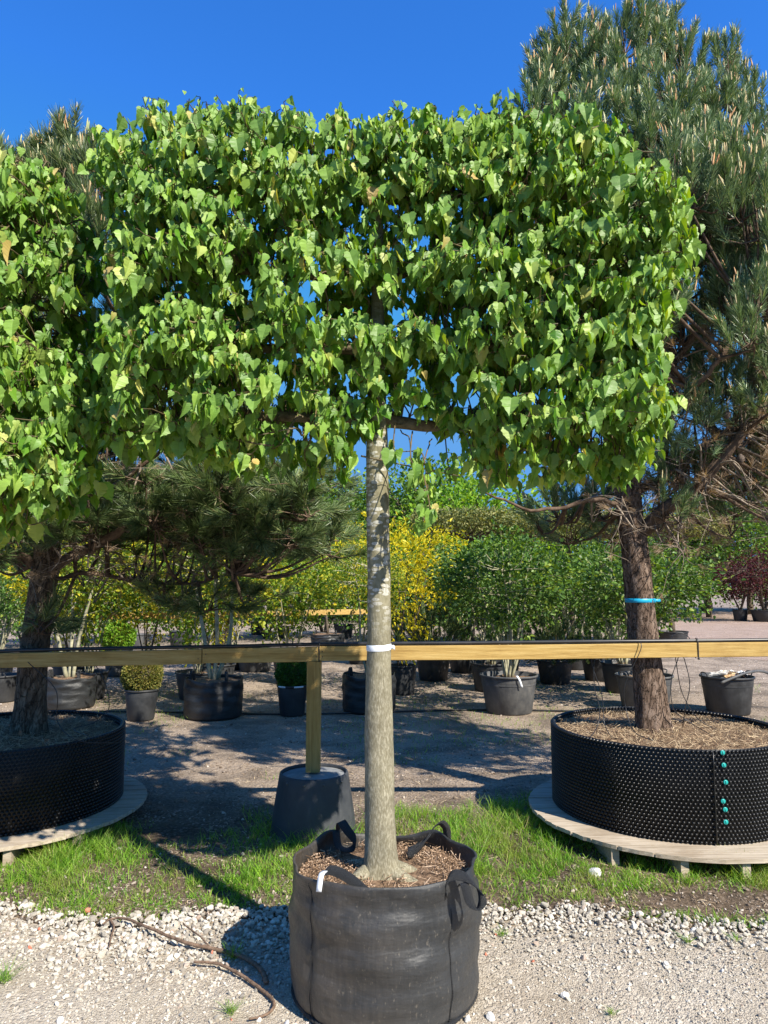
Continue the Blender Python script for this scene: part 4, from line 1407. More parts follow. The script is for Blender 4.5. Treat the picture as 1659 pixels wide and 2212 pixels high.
def container(label, loc, rz, R=0.75, H=0.53, seed=0):
    r = np.random.RandomState(seed)
    root = thing('nursery_container', label, 'container', loc, rz)
    mb = MB()
    prof = [(R - 0.004, 0), (R, 0.004), (R, H - 0.003), (R - 0.002, H), (R - 0.006, H), (R - 0.008, H - 0.003), (R - 0.008, 0.3)]
    lathe(mb, prof, 160)
    pitch = 0.0255
    nc = int(2 * pi * R / pitch)
    nr = int(H / (pitch * 0.82))
    pos, D = [], []
    for i in range(nr):
        z = 0.012 + i * (H - 0.024) / (nr - 1)
        for j in range(nc):
            a_ = 2 * pi * (j + 0.5 * i) / nc
            pos.append((R * cos(a_), R * sin(a_), z))
            D.append((cos(a_), sin(a_), 0))
    pos, D = np.array(pos), np.array(D)
    instance(mb, bump_protos(), pos, frames(D, np.tile([0, 0, 1.0], (len(D), 1))), np.tile([0.0112, 0.0135, 0.0112], (len(D), 1)), r)
    top = pos[:, 2] > H - 0.14
    pi_ = pos[top] * ((R - 0.008) / R, (R - 0.008) / R, 1)
    instance(mb, bump_protos(), pi_, frames(-D[top], np.tile([0, 0, 1.0], (top.sum(), 1))), np.tile([0.0112, 0.0135, 0.0112], (top.sum(), 1)), r)
    root_wall = mb.build('wall', M['airpot'], root, smooth=True)
    mb = MB()
    rs = [0, 0.1, 0.2, 0.3, 0.4, 0.5, 0.58, 0.66, R - 0.012]
    zz = H - 0.055
    lathe(mb, [(q, zz) for q in rs], 60, 0, 0, None, lambda a, r_, z: z + 0.03 * (1 - r_ / R) + 0.02 * (fbm(np.cos(a) * r_ + 5, np.sin(a) * r_ + 5, 6, seed) - 0.5))
    so = mb.build('soil', M['soil'], root)
    mb = MB()
    nn = 5200
    q = (R - 0.03) * r.rand(nn) ** 0.5
    a_ = r.rand(nn) * 2 * pi
    P_ = np.stack([q * np.cos(a_), q * np.sin(a_), zz + 0.006 + 0.03 * (1 - q / R) + r.rand(nn) * 0.018], 1)
    T_ = norm(r.randn(nn, 3) * (1, 1, 0.22))
    V = np.array([(-0.5, -0.5, 0), (0.5, -0.5, 0), (0.6, 0, 0.12), (-0.4, 0, 0.12), (0.4, 0.5, 0), (-0.5, 0.5, 0)])
    instance(mb, [(V, np.array([[0, 1, 2, 3], [3, 2, 4, 5]]))], P_, frames(T_, norm(r.randn(nn, 3) * 0.4 + (0, 0, 1))), np.stack([r.uniform(0.0015, 0.0035, nn), r.uniform(0.03, 0.09, nn), r.uniform(0.03, 0.09, nn)], 1), r)
    o = mb.build('straw_mulch', M['straw'], so, smooth=False)
    return root


pot_r = container('big round bumpy black container of the right pine with turquoise screws', (1.92, 5.04, 0.12), 0, seed=1)
pot_l = container('big round bumpy black container of the left pine in dappled shade', (-2.60, 5.12, 0.11), 1.1, 0.75, 0.50, seed=2)
# overlap seam and turquoise screws on the right one
for (u, v) in ((1561, 1626), (1564, 1653), (1568, 1690), (1562, 1731), (1567, 1749), (1568, 1776)):
    px_s = (u / 2.1602 - 384) / F_PX
    # intersect ray with the ring
    best = None
    for th in np.linspace(-pi, 0, 720):
        X, Y = 1.92 + 0.765 * cos(th), 5.04 + 0.765 * sin(th)
        xx, zz = at(u, v, Y)
        if best is None or abs(xx - X) < best[0]:
            if Y < 5.04:
                best = (abs(xx - X), th, zz)
    th, zz = best[1], best[2]
    mb = MB()
    a_ = np.linspace(0, 2 * pi, 16, endpoint=False)
    V = []
    for rr, dd in ((0.014, 0.0), (0.014, 0.003), (0.009, 0.004)):
        V += [(rr * cos(q), -dd, rr * sin(q)) for q in a_]
    Fq = np.array([[i * 16 + j, i * 16 + (j + 1) % 16, (i + 1) * 16 + (j + 1) % 16, (i + 1) * 16 + j] for i in range(2) for j in range(16)])
    mb.add(V, [Fq, (np.arange(16) + 32)[None]])
    box(mb, (0, -0.005, 0), (0.004, 0.004, 0.020))
    s_ = mb.build('screw', M['teal'], [c for c in pot_r.children if c.name.startswith('wall')][0])
    s_.location = (0.764 * cos(th), 0.764 * sin(th), zz - 0.12)
    s_.rotation_euler = (0, 0, th + pi / 2)
mb = MB()
th_s = th - 0.075
for zz in (0,):
    ribbon(mb, [(0.768 * cos(th_s), 0.768 * sin(th_s), 0.005), (0.768 * cos(th_s), 0.768 * sin(th_s), 0.52)], (0.008 * -sin(th_s), 0.008 * cos(th_s), 0), 0.008, 8)
mb.build('seam', M['airpot'], [c for c in pot_r.children if c.name.startswith('wall')][0])


def pallet(label, loc, R, rz, seed, hgt=0.12):
    r = np.random.RandomState(seed)
    root = thing('round_pallet', label, 'pallet', loc, rz)
    y = -R
    w = 0.118
    while y < R - 0.03:
        yc = y + w / 2
        lo = max(0.05, R * R - min(max(abs(y), abs(y + w)), R - 1e-3) ** 2) ** 0.5
        hi = max(0.05, R * R - min(abs(y), abs(y + w)) ** 2) ** 0.5
        if y < 0 < y + w:
            hi = R
        # plank with ends cut to the circle
        y0, y1 = y + 0.004, y + w - 0.004
        top = hgt + r.uniform(-0.002, 0.002)
        ring = []
        for k in range(7):
            yy = y0 + (y1 - y0) * k / 6
            ring.append((max(R * R - yy * yy, 0.01) ** 0.5 + r.uniform(-0.004, 0.004), yy))
        ring += [(-px, yy) for px, yy in ring[::-1]]
        nR = len(ring)
        V = [(a, b, top - 0.022) for a, b in ring] + [(a, b, top) for a, b in ring]
        Fs = [np.array([[i, (i + 1) % nR, nR + (i + 1) % nR, nR + i] for i in range(nR)]), np.arange(nR)[::-1][None], (np.arange(nR) + nR)[None]]
        mb = MB()
        mb.add(V, Fs)
        mb.build('plank', M['pallet_wood'], root, smooth=False)
        y += w
    for bx_ in (-0.62, -0.3, 0.02, 0.34, 0.66):
        ln = 2 * (R * R - bx_ * bx_) ** 0.5 - 0.05
        mb = MB()
        box(mb, (bx_, 0, (hgt - 0.025) / 2), (0.045, ln, hgt - 0.025))
        mb.build('bearer', M['pallet_wood'], root, smooth=False)
    return root


pallet('round weathered plank pallet under the right pine container, end bearers showing', (1.92, 5.0, 0), 0.93, 0.04, 5)
pallet('round weathered plank pallet under the left pine container, mostly shaded', (-2.60, 5.10, 0), 0.93, 0.12, 6, 0.11)


# ------------------------------------------------------------------ bags
def grow_bag(label, loc, R, H, rz=0, seed=0, hi=False, rim_f=None, handles=True, n=128, name='grow_bag', group=None):
    r = np.random.RandomState(seed)
    root = thing(name, label, 'planter bag', loc, rz, group)
    rimz = rim_f or (lambda a: H + 0.012 * np.sin(2 * a + seed) + 0.01 * np.sin(5 * a + seed))

    def rf(a, r_, z):
        t = z / H
        bulge = 1 + 0.008 * np.sin(pi * min(t, 1)) - 0.045 * math.exp(-t / 0.07)
        wr = 0.007 * np.sin(4 * a + 9 * t + seed) + 0.004 * np.sin(9 * a - 14 * t) + 0.004 * np.sin(a * 3 + t * 26 + 2 * np.sin(a * 2)) + 0.016 * (fbm(a * 2.2 + 3, a * 0 + t * 6, 1.5, seed + 3) - 0.5)
        seam = -0.012 * sum(np.exp(-((np.angle(np.exp(1j * (a - s)))) / 0.05) ** 2) for s in SE)
        return r_ * bulge + (wr * (0.3 + t) + seam * 0.6) * (R / 0.39)

    def zf(a, r_, z):
        return z * (1 + (rimz(a) / H - 1) * (z / H) ** 2)
    SE = (-2.39, -0.867, 0.7, 2.2) if hi else (0.4, 1.9, 3.5, 5.0)
    prof = [(R * 0.92, 0.0), (R * 0.98, 0.006)] + [(R, z) for z in np.linspace(0.02, H, 44)] + [(R - 0.003, H + 0.001), (R - 0.009, H)] + [(R - 0.010, z) for z in np.linspace(H - 0.01, H * 0.7, 8)]
    mb = MB()
    lathe(mb, prof, n, 0, 0, rf, zf)
    body = mb.build('body', M['woven' if hi else 'woven_clean'], root)
    sz = H * (0.84 if hi else 0.93)
    mb = MB()
    lathe(mb, [(q * (R - 0.012), sz) for q in np.linspace(0, 1, 14)], 64, 0, 0, None, lambda a, r_, z: z + 0.035 * (fbm(np.cos(a) * r_ + 3, np.sin(a) * r_ + 3, 7, seed + 8) - 0.5) + 0.02 * (1 - r_ / R))
    soil = mb.build('soil', M['soil'], root)
    if hi:
        mb = MB()
        nn = 7000
        q = (R - 0.025) * r.rand(nn) ** 0.5
        a_ = r.rand(nn) * 2 * pi
        x_, y_ = q * np.cos(a_), q * np.sin(a_)
        k_ = fbm(x_ + 7, y_ + 7, 7, 3) + 0.25 * (q / R) > 0.5
        x_, y_, q = x_[k_], y_[k_], q[k_]
        P_ = np.stack([x_, y_, sz + 0.004 + 0.02 * (1 - q / R) + 0.02 * r.rand(len(q))], 1)
        instance(mb, pr_small, P_, rand_rot(len(q), r), np.stack([r.uniform(0.002, 0.005, len(q)), r.uniform(0.002, 0.0045, len(q)), r.uniform(0.002, 0.004, len(q))], 1), r)
        nn = 500
        q = (R - 0.03) * r.rand(nn) ** 0.5
        a_ = r.rand(nn) * 2 * pi
        V = np.array([(-0.5, -0.5, 0), (0.5, -0.5, 0), (0.5, 0.5, 0), (-0.5, 0.5, 0)])
        instance(mb, [(V, np.array([[0, 1, 2, 3]]))], np.stack([q * np.cos(a_), q * np.sin(a_), sz + 0.025 + 0.012 * r.rand(nn)], 1), frames(norm(r.randn(nn, 3) * (1, 1, 0.25)), norm(r.randn(nn, 3) * 0.5 + (0, 0, 1))), np.stack([r.uniform(0.001, 0.003, nn), r.uniform(0.02, 0.06, nn), nn * [0.01]], 1), r)
        mb.build('soil_crumbs', M['soil_chip'], soil, smooth=False)
        for s in SE:
            mb = MB()
            for k in range(64):      # stitches
                z = 0.02 + (H - 0.03) * k / 64
                rr = float(rf(np.array([s]), R, z)[0]) + 0.0035
                zz = float(zf(np.array([s]), R, z)[0])
                box(mb, (rr * cos(s), rr * sin(s), zz), (0.003, 0.0035, 0.0052), s)
            mb.build('seam', M['strap'], body)
        mb = MB()
        a_ = np.linspace(0, 2 * pi, 241)
        q = np.stack([(R * 0.965) * np.cos(a_), (R * 0.965) * np.sin(a_), 0.011 + 0.003 * np.sin(a_ * 9)], 1)
        tube(mb, q, 0.009, 8, False, lambda a, t: 1 + 0.25 * np.sin(2 * a + t * 2 * pi * 130))
        mb.build('hem', M['strap'], body)
    return root


def strap(root, pts, w, th=0.0025, n=30):
    mb = MB()
    ribbon(mb, pts, w, th, n)
    return mb.build('handle', M['strap'], root)


def rim_main(a):
    base = 0.487 - 0.028 * np.sin(a)
    for s, h_ in ((0.92, 0.032), (2.25, 0.035), (-0.98, 0.008)):
        base = base + h_ * np.exp(-(np.angle(np.exp(1j * (a - s))) / 0.22) ** 2)
    return base - 0.010 * np.exp(-(np.angle(np.exp(1j * (a - 1.55))) / 0.25) ** 2)


bag = grow_bag('big black woven planter bag holding the middle lime tree on the gravel', (0.003, 3.04, 0.018), 0.373, 0.49, 0, 3, True, rim_main, n=160)
# loops of webbing: back left, back right, front right, front left (folded inward)
strap(bag, [(-0.205, 0.300, 0.47), (-0.200, 0.275, 0.525), (-0.190, 0.25, 0.545), (-0.165, 0.225, 0.52), (-0.125, 0.205, 0.475), (-0.15, 0.20, 0.445), (-0.20, 0.225, 0.45), (-0.215, 0.27, 0.50)], [(0.022, 0.03, 0.0), (0.03, 0.022, 0.008), (0.034, 0.014, 0.012), (0.028, 0.012, 0.022), (0.006, 0.012, 0.036), (0.0, 0.036, 0.012), (0.026, 0.026, 0.0), (0.03, 0.02, 0)], 0.003, 40)
strap(bag, [(0.275, 0.255, 0.47), (0.270, 0.24, 0.52), (0.245, 0.225, 0.548), (0.205, 0.205, 0.525), (0.165, 0.175, 0.475), (0.115, 0.15, 0.447), (0.10, 0.17, 0.455), (0.145, 0.195, 0.46), (0.20, 0.215, 0.50)], [(0.030, -0.024, 0), (0.034, -0.014, 0.004), (0.030, 0.0, 0.02), (0.024, 0.004, 0.030), (0.016, 0.006, 0.034), (0.012, 0.016, 0.030), (0, 0.036, 0.006), (0.012, 0.016, 0.028), (0.02, 0.012, 0.024)], 0.003, 44)
strap(bag, [(0.225, -0.300, 0.46), (0.225, -0.315, 0.515), (0.250, -0.32, 0.540), (0.300, -0.325, 0.530), (0.340, -0.325, 0.490), (0.350, -0.335, 0.455), (0.330, -0.350, 0.435), (0.305, -0.345, 0.455), (0.285, -0.335, 0.515), (0.272, -0.31, 0.50)], [(0.0, 0.030, 0.006), (0.010, 0.024, 0.026), (0.010, 0.022, 0.030), (-0.012, 0.020, 0.030), (-0.024, 0.016, 0.022), (-0.026, 0.022, 0.006), (-0.004, 0.034, -0.006), (0.028, 0.020, 0.004), (0.030, 0.018, 0.002), (0.02, 0.026, 0)], 0.003, 44)
front_strap = strap(bag, [(-0.235, -0.275, 0.515), (-0.205, -0.262, 0.535), (-0.150, -0.25, 0.512), (-0.090, -0.270, 0.478), (-0.045, -0.30, 0.448)], [(0.012, 0.024, 0.022), (0.014, 0.022, 0.026), (0.016, 0.02, 0.028), (0.016, 0.022, 0.026), (0.01, 0.026, 0.022)], 0.003)
mb = MB()
ribbon(mb, [(-0.238, -0.322, 0.482), (-0.236, -0.326, 0.500), (-0.230, -0.315, 0.538), (-0.218, -0.295, 0.545)], (0.020, -0.005, 0.0), 0.001, 12)
mb.build('label', M['white_tape'], front_strap)
# the bag of the tree just off to the left
copy_thing(bag, (-2.52, 3.0, 0.018), 2.1, 'black woven planter bag of the left lime tree, off the left edge')

# ------------------------------------------------------------------ rail, post, bucket, pipes
FY = 4.9
fence = thing('rail_fence', 'pale wooden rail fence running behind the middle tree', 'fence', (0, FY, 0))


def rail_pt(u, dv=0.0):
    v = np.interp(u, [-500, 0, 690, 1505, 1659, 2300], [1438, 1426, 1412, 1404, 1402.5, 1392])
    X, Z = at(u, v + dv, FY)
    return (X, 0, Z)


for k, (u0, u1) in enumerate(((-420, 437), (439, 689), (691, 1504), (1506, 2300))):
    mb = MB()
    a_, b_ = rail_pt(u0), rail_pt(u1)
    beam(mb, a_, b_, 0.096, 0.045, 24, 0.003, 0.002, k)
    mb.build('rail', M['rail_wood'], fence, smooth=False)
mb = MB()
pz = rail_pt(680)[2] - 0.0485
beam(mb, (-0.468, 0, 0.38), (-0.466, 0, pz), 0.092, 0.092, 10, 0.004)
mb.build('post', M['post_wood'], fence, smooth=False)
for u in (-330, 1760):
    X, _, Z = rail_pt(u)
    mb = MB()
    beam(mb, (X, 0, 0.0), (X, 0, Z - 0.0485), 0.092, 0.092, 10, 0.004)
    mb.build('post', M['post_wood'], fence, smooth=False)
mb = MB()
for (u, dv) in ((684, -6), (684, 6), (697, -5), (697, 6), (430, 5), (446, -4)):
    X, _, Z = rail_pt(u, dv)
    lathe(mb, [(0.0, 0), (0.004, 0)], 8)
    V = mb.v.pop()
    V = V[:, [0, 2, 1]] + (X, -0.0245, Z)
    mb.v.append(V)
mb.build('screw', M['cone'], fence)

bk = thing('upturned_bucket', 'upturned dusty grey bucket holding the fence post behind the bag', 'bucket', (-0.462, 4.9, 0))
mb = MB()
lathe(mb, [(0.283, 0.0), (0.286, 0.006), (0.279, 0.014), (0.275, 0.03), (0.268, 0.10), (0.250, 0.22), (0.232, 0.33), (0.226, 0.368), (0.222, 0.376), (0.216, 0.379), (0.211, 0.375), (0.209, 0.360)], 72)
mb.build('body', M['bucket'], bk)
mb = MB()
lathe(mb, [(0.0, 0.366), (0.06, 0.366), (0.12, 0.363), (0.17, 0.359), (0.2095, 0.357)], 48)
mb.build('bottom_panel', M['concrete'], bk)
for a_ in (-2.3, -1.75, -1.2, -0.6):
    mb = MB()
    V, Fc = ico(1)
    mb.add(V * 0.009 + (0.2285 * cos(a_), 0.2285 * sin(a_), 0.343), Fc)
    mb.build('drain_stud', M['pot_grey'], bk)

pipe = thing('irrigation_pipe', 'black irrigation pipe lying along the top of the rail', 'pipe', (0, FY, 0))
mb = MB()
q = []
for u in np.linspace(-420, 2300, 60):
    X, _, Z = rail_pt(u)
    q.append((X, -0.006 + 0.008 * sin(u * 0.013), Z + 0.048 + 0.0125 + 0.003 * abs(sin(u * 0.006))))
tube(mb, smooth_path(q, 160), 0.0125, 10)
mb.build('hose', M['black_pipe'], pipe)
for u in (690, 1505, 438):
    X, _, Z = rail_pt(u)
    if u == 438:
        continue
    mb = MB()
    ribbon(mb, [(X, -0.026, Z - 0.052), (X, -0.027, Z), (X, -0.027, Z + 0.05), (X, -0.012, Z + 0.078), (X, 0.012, Z + 0.07), (X, 0.026, Z), (X, 0.026, Z - 0.05), (X, 0, Z - 0.054), (X, -0.026, Z - 0.052)], (0.006, 0, 0), 0.0015, 40)
    box(mb, (X, -0.028, Z - 0.055), (0.012, 0.01, 0.012))
    mb.build('cable_tie', M['black_pipe'], pipe)


def drip(label, pts, r_=0.0028):
    q = []
    for u, v, y in pts:
        X, Z = at(u, v, y)
        q.append((X, y, max(Z, 0.01)))
    mb = MB()
    tube(mb, smooth_path(q, 50), r_, 6)
    o = mb.build('drip_hose', M['black_pipe'])
    return tag(o, label, 'hose', 'thin drip hoses over the pine containers')


drip('thin black drip hose hanging left of the right pine trunk, outer one', [(1290, 1392, 4.95), (1283, 1440, 4.93), (1285, 1490, 4.92), (1295, 1530, 4.9), (1290, 1570, 4.85), (1262, 1610, 4.7)])
drip('thin black drip hose hanging left of the right pine trunk, inner one', [(1292, 1392, 4.97), (1278, 1430, 4.96), (1300, 1500, 4.95), (1305, 1560, 4.9), (1320, 1590, 4.8), (1340, 1598, 4.7)])
drip('thin black drip hose coiling from the pipe just left of the right trunk', [(1360, 1392, 4.95), (1372, 1385, 4.9), (1385, 1400, 4.85), (1350, 1480, 4.85), (1352, 1530, 4.85), (1370, 1580, 4.75), (1410, 1600, 4.6)])
drip('longest of the drip hoses right of the right trunk, swinging outward', [(1460, 1392, 4.95), (1465, 1420, 4.93), (1450, 1470, 4.9), (1455, 1530, 4.9), (1490, 1560, 4.9), (1540, 1590, 4.8)])
drip('drip hose right of the right trunk bowing to the right', [(1466, 1392, 4.96), (1480, 1430, 4.95), (1490, 1480, 4.95), (1480, 1530, 4.95), (1475, 1570, 5.0)])
drip('straightest of the drip hoses right of the right trunk', [(1455, 1385, 4.96), (1462, 1440, 4.96), (1475, 1500, 5.0), (1510, 1555, 5.0), (1560, 1580, 5.0)])
drip('small drip hose arch standing above the rail at the right', [(1440, 1392, 4.95), (1455, 1372, 4.95), (1475, 1368, 4.95), (1490, 1380, 4.95), (1485, 1392, 4.95)])
drip('thin drip hose hanging from the rail over the left container', [(190, 1412, 4.93), (225, 1470, 4.9), (235, 1530, 4.9), (205, 1560, 4.9), (160, 1575, 4.85), (190, 1590, 4.7)])
drip('thin drip hose curling round the left pine base', [(60, 1430, 4.85), (120, 1490, 4.8), (125, 1560, 4.8), (170, 1600, 4.7), (260, 1605, 4.75)])
# supply hose lying on the ground between the pots
mb = MB()
q = [(x_, 9.25 + 0.12 * sin(x_ * 1.3) + 0.1 * x_ * 0.2, 0.014) for x_ in np.linspace(-6, 3.2, 40)]
tube(mb, smooth_path(q, 90), 0.012, 6)
tag(mb.build('ground_hose', M['black_pipe']), 'black supply hose lying on the ground past the back pots', 'hose')


# ------------------------------------------------------------------ pots
def make_pot(label, loc, R, H, mat='pot', rz=0.0, handles=False, tagp=False, lip=0.02, group='potted plants waiting behind the rail', soil=True, name='plant_pot'):
    root = thing(name, label, 'pot', loc, rz, group)
    rb = R * 0.78
    mb = MB()
    lathe(mb, [(0.001, 0.002), (rb * 0.97, 0.002), (rb, 0.01), (R * 0.945, H - lip * 2.2), (R * 0.95, H - lip), (R * 0.93, H - lip), (R * 0.93, H * 0.75)], 48)
    body = mb.build('body', M[mat], root)
    mb = MB()
    lathe(mb, [(R * 0.952, H - lip * 1.3), (R, H - lip * 1.2), (R * 1.005, H - lip * 0.5), (R, H - 0.002), (R * 0.985, H), (R * 0.95, H - 0.002), (R * 0.94, H - lip)], 48)
    mb.build('rim', M[mat], body)
    if soil:
        mb = MB()
        lathe(mb, [(q * R * 0.93, H - 0.06) for q in (0, 0.25, 0.5, 0.75, 1)], 32, 0, 0, None, lambda a, r_, z: z + 0.02 * np.sin(5 * a + r_ * 20))
        mb.build('soil', M['soil'], root)
    if handles:
        for s in (-1, 1):
            mb = MB()
            tube(mb, smooth_path([(s * R * 0.98, -0.05, H - 0.01), (s * (R + 0.012), -0.045, H + 0.04), (s * (R + 0.012), 0.045, H + 0.04), (s * R * 0.98, 0.05, H - 0.01)], 14), 0.008, 8)
            mb.build('handle', M[mat], root)
    if tagp:
        mb = MB()
        ribbon(mb, [(0.04, -R * 0.98, H + 0.02), (0.07, -R - 0.006, H - 0.03), (0.10, -R * 0.985, H - 0.12)], (0.028, 0, 0), 0.001, 8)
        mb.build('label', M['white_tape'], root)
    return root


def place(u, vbase, z0=0.0):
    """ground point whose front base shows at (u, v)"""
    d = (CAM_H - z0) * F_PX / (vbase / 2.1602 - HORIZ)
    # refine with the true projection
    for _ in range(30):
        z = at(u, vbase, d)[1] - z0
        d *= (1 + z * 0.5 / CAM_H)
    return at(u, vbase, d)[0], d


# u centre, v of base front, width in view px, height m, kind, label
POTS = {}
plist = [
    ('a', 2, 1520, 76, 0.36, 'pot', False, 'black plant pot at the left edge behind the left pine trunk'),
    ('b', 190, 1515, 80, 0.38, 'pot', True, 'black pot with a rim behind the low bag beside the left pine'),
    ('c', 304, 1560, 70, 0.36, 'pot', False, 'black pot holding the round clipped yew ball'),
    ('d', 425, 1515, 92, 0.38, 'pot', False, 'black pot directly behind the wide fabric bag left of the post'),
    ('e', 551, 1453, 80, 0.30, 'pot_grey', False, 'wide dusty pot under the rail left of the post'),
    ('f', 249, 1463, 48, 0.34, 'pot_grey', False, 'grey pot just above and left of the yew ball'),
    ('g', 631, 1550, 66, 0.37, 'pot', False, 'small black pot with white rim labels holding the dark box ball'),
    ('h', 869, 1503, 64, 0.42, 'pot', False, 'black pot right of the middle trunk below the rail'),
    ('i', 940, 1443, 54, 0.36, 'pot', False, 'small pot under the rail right of the middle trunk'),
    ('j', 1062, 1497, 90, 0.42, 'pot', True, 'black pot behind the pot with the white tag'),
    ('k', 1100, 1547, 122, 0.47, 'pot_grey', False, 'large dark grey pot with a white tag hanging from its rim'),
    ('l', 1205, 1441, 54, 0.36, 'pot', False, 'small pot under the rail left of the right pine'),
    ('m', 1347, 1500, 92, 0.44, 'pot', True, 'tall black pot just left of the right pine trunk'),
    ('n', 1394, 1540, 118, 0.44, 'pot_grey', True, 'grey scuffed pot standing behind the right pine trunk'),
    ('o', 1574, 1548, 108, 0.46, 'pot', True, 'black pot at the right filled with waste paper and sacks'),
    ('p', 611, 1380, 30, 0.36, 'pot', False, 'far black pot left of the low fabric bag beyond the rail'),
    ('q', 742, 1380, 44, 0.42, 'pot', False, 'far black pot left of the middle trunk beyond the rail'),
    ('r', 1525, 1322, 30, 0.5, 'pot', False, 'far black pot of the pale stemmed shrub on the gravel yard'),
    ('s', 1600, 1342, 32, 0.5, 'pot', False, 'far black pot beneath the dark red maple, the smaller one'),
    ('t', 1652, 1344, 56, 0.5, 'pot', False, 'wide far black pot at the right edge under red foliage'),
    ('u', 300, 1402, 40, 0.36, 'pot_grey', False, 'grey pot above the rail right of the green globe shrub'),
    ('v', 480, 1398, 40, 0.42, 'pot', False, 'far black pot in shade between thin stems right of the far post'),
    ('w', 390, 1400, 52, 0.42, 'pot', False, 'far black pot just right of the far wooden post'),
    ('x', 555, 1372, 30, 0.4, 'pot', False, 'far dark pot left of centre beneath yellow shrubs'),
    ('y', 140, 1410, 56, 0.36, 'pot_grey', False, 'pale grey pot behind the rail close to the left pine trunk'),
    ('z', 253, 1440, 66, 0.36, 'pot', False, 'black pot under the bright green globe shrub'),
]
for key, u, vb, wpx, H, mat, hd, lab in plist:
    X, Yf = place(u, vb)
    R = wpx / 2.1602 / F_PX * Yf / 2
    R = R / (1 - R / Yf * 0.9)
    rb = R * 0.78
    X = X * (Yf + rb) / Yf
    POTS[key] = (X, Yf + rb, H, R)
    make_pot(lab, (X, Yf + rb, 0.005), R, H, mat, random.Random(key).uniform(-0.5, 0.5) if key != 'k' else 0, hd, key == 'k', soil=key != 'o')
mb = MB()
X, Y, H, R = POTS['g']
for a_ in (-2.2, -1.0):
    ribbon(mb, [(R * 1.012 * cos(a_ + q), R * 1.012 * sin(a_ + q), H - 0.012) for q in (-0.35, -0.15, 0.1, 0.3)], (0, 0, 0.02), 0.001, 8)
pg = [o for o in bpy.data.objects if o.name.startswith('plant_pot') and 'rim labels' in o.get('label', '')][0]
o = mb.build('label', M['white_tape'], pg)
o.rotation_euler = (0, 0, -pg.rotation_euler[2])

# waste in the right pot
X, Y, H, R = POTS['o']
rw = np.random.RandomState(9)
for k, (dx, dy, dz, w_, l_, m_, lab) in enumerate(((-0.08, -0.02, 0.0, 0.26, 0.22, 'paper', 'crumpled white paper sack topmost in the right pot'), (0.08, 0.02, -0.02, 0.26, 0.2, 'cardboard', 'folded brown cardboard in the right pot'), (0.0, 0.08, -0.01, 0.3, 0.16, 'paper', 'flattened pale sack at the back of the right pot'), (0.15, -0.06, 0.01, 0.14, 0.12, 'white_tape', 'white plastic scrap at the right side of the filled pot'))):
    mb = MB()
    nx, ny = 14, 12
    gx, gy = np.meshgrid(np.linspace(-1, 1, nx), np.linspace(-1, 1, ny), indexing='ij')
    zz = 0.05 * (1 - gx ** 2 * 0.7) + 0.05 * (fbm(gx + 4 + k * 3, gy + 4, 1.6, k + 60) - 0.5) + 0.003 * rw.randn(nx, ny)
    V = np.stack([gx * w_ / 2, gy * l_ / 2, zz], -1).reshape(-1, 3)
    V2 = V - (0, 0, 0.012)
    i, j = np.meshgrid(np.arange(nx - 1), np.arange(ny - 1), indexing='ij')
    Fq = np.stack([i * ny + j, (i + 1) * ny + j, (i + 1) * ny + j + 1, i * ny + j + 1], -1).reshape(-1, 4)
    mb.add(V, Fq)
    mb.add(V2, Fq[:, ::-1])
    o = mb.build('waste_sack', M[m_], smooth=False, loc=(X + dx, Y + dy, H + dz))
    o.rotation_euler = (rw.uniform(-0.3, 0.3), rw.uniform(-0.25, 0.25), rw.uniform(-1, 1))
    tag(o, lab, 'waste', 'waste in the right pot')
mb = MB()
tube(mb, smooth_path([(X - 0.24, Y - R - 0.04, 0.42), (X - 0.05, Y - R - 0.02, 0.49), (X + 0.18, Y - R * 0.7, 0.53), (X + 0.5, Y, 0.5), (X + 0.9, Y + 0.2, 0.3), (X + 1.2, Y + 0.3, 0.02)], 40), 0.016, 10)
tag(mb.build('loose_hose', M['pot_grey']), 'grey hose end hanging over the rim of the waste pot', 'hose')


